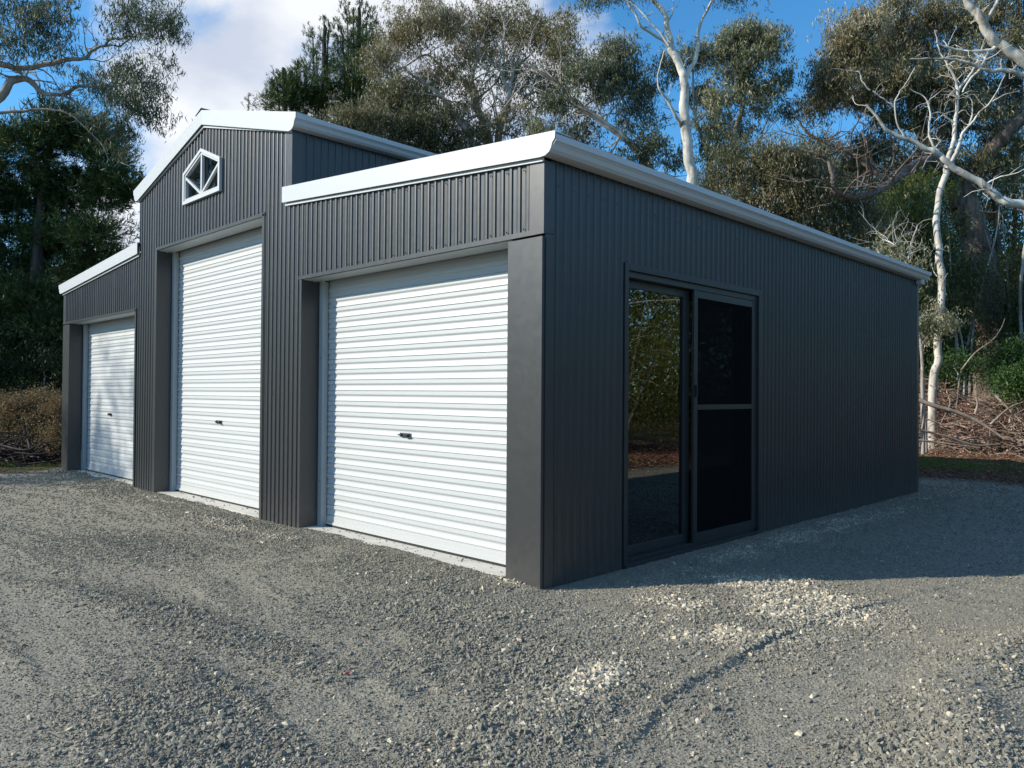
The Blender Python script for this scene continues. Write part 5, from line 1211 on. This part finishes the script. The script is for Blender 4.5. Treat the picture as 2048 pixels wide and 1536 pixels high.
for k in range(16):                                                # thin pale and brown stems among the far thicket
    px = [1855, 1900, 1985, 2035, 1700, 1740, 1600, 1650, 1560, 1500, 20, 60, 120, 200, 1790, 2070][k]; D = rng.uniform(27, 32)
    B = VG(px, D); t = Tree('distant_tree', None, bark=M_GUM if k % 3 == 0 else M_GREYBARK, base=B)
    hgt = rng.uniform(7.5, 10.5) if px > 300 else rng.uniform(5, 7); ln = rng.normal(0, 0.6)
    t.limb([B, B+np.array([ln*0.3, 0, hgt*0.45]), B+np.array([ln, 0.2, hgt])], rng.uniform(0.09, 0.16), 0.02, k=7)
    for q in range(3):
        t.clump(B+np.array([ln+rng.normal(0, 0.8), rng.normal(0, .7), hgt*(0.72+0.14*q)]), np.array([1.2, 1.0, 0.8]), 9, leaf=(0.15, 0.03), per=50, sig=0.28, tone=0.35)
    o = t.build(L_DARK if k % 2 else L_GREYGUM); o['category'] = 'tree'; o['label'] = 'slender tree in the far thicket, '+WHERE[k]; o['group'] = 'slender trees in the far thicket'

# trees round the rest of the clearing: they shade the far lean-to and stand reflected in the glass
def plain_gum(x, y, h, r, label, seedtone=0.4, leafm=L_GREYGUM, n=10, spread=2.2, low=0.5, bark=M_GUM, per=60, k=9):
    B = np.array([x, y, -0.05]); t = Tree('gum_tree', label, bark=bark, base=B)
    t.limb([B, B+np.array([0.1, 0.1, h*0.4]), B+np.array([-0.2, 0.2, h*0.75]), B+np.array([0, 0, h])], r, 0.03, k=9)
    for i in range(n):
        a = i*2.4; z = h*(low+(1-low)*(i+0.5)/n); rr = spread*rng.uniform(0.35, 1.0)*(1.15-0.5*(i/n))
        t.clump(B+np.array([math.cos(a)*rr, math.sin(a)*rr, z]), np.array([0.9, 0.9, 0.6])*spread*0.42, k, leaf=(0.14, 0.03), per=per, sig=0.26, tone=seedtone)
    return t.build(leafm)
plain_gum(-21.5, -15.4, 12, 0.17, 'tall gum standing in the open before the far lean-to, outside the picture', n=9, low=0.62)
plain_gum(-19.2, -13.6, 10, 0.07, 'thin gum beside the tall gum, outside the picture', n=5, low=0.7, spread=1.2)
plain_gum(-26, -12, 14, 0.2, 'gum shading the big pine, outside the picture', n=14, low=0.4, spread=3)
plain_gum(-27, -6, 12, 0.2, 'spreading gum shading the big pine and tawny shrubs, outside the picture', n=16, low=0.25, spread=3.4)
plain_gum(-30, -11.5, 16, 0.2, 'tallest gum shading the far lean-to, outside the picture', n=14, low=0.45, spread=3)
plain_gum(-24, -8, 12, 0.16, 'low crowned gum nearest the tawny shrubs, outside the picture', k=15, per=90, n=26, low=0.2, spread=2.6)
# wattle seen only as the reflection in the sliding door
B = np.array([6.2, 9.4, -0.05]); t = Tree('wattle_tree', 'bushy golden green wattle mirrored in the sliding glass door', bark=M_GREYBARK, base=B)
for dx, dy in ((0.8, 0.5), (-0.9, 0.3), (0.1, -0.8), (0.2, 0.9)): t.limb([B, B+np.array([dx*0.4, dy*0.4, 1.2]), B+np.array([dx*1.5, dy*1.5, 3.4])], 0.06, 0.015, k=6)
for i in range(40):
    a = i*2.4; rr = 2.4*math.sqrt((i+0.5)/40); z = 0.9+4.2*rng.random()
    t.clump(B+np.array([math.cos(a)*rr, math.sin(a)*rr, z]), 0.75, 16, leaf=(0.07, 0.018), per=130, sig=0.22, tone=0.5, style='bush')
t.build(L_WATTLE)
plain_gum(9.5, 12.5, 9, 0.16, 'gum behind the wattle across the drive', n=12, low=0.3, spread=3, leafm=L_GUM)
plain_gum(5.4, 17.5, 8, 0.14, 'gum near the end of the brush heap, outside the picture', n=10, low=0.4, spread=2, leafm=L_GUM)

# scrap of red plastic trodden into the gravel
RX, RY = 0.431, -1.817
rz = float(gh(np.array([RX]), np.array([RY]))[0])
o = MB().prism([(RX-0.010, RY-0.004), (RX+0.002, RY-0.008), (RX+0.011, RY+0.001), (RX+0.003, RY+0.007), (RX-0.008, RY+0.004)], rz+0.001, rz+0.010, 'z').build('plastic_scrap', painted('red_plastic', (0.45, 0.05, 0.04), 0.5), None)
meta(o, 'tiny red plastic scrap lying in the gravel of the drive', 'scrap')
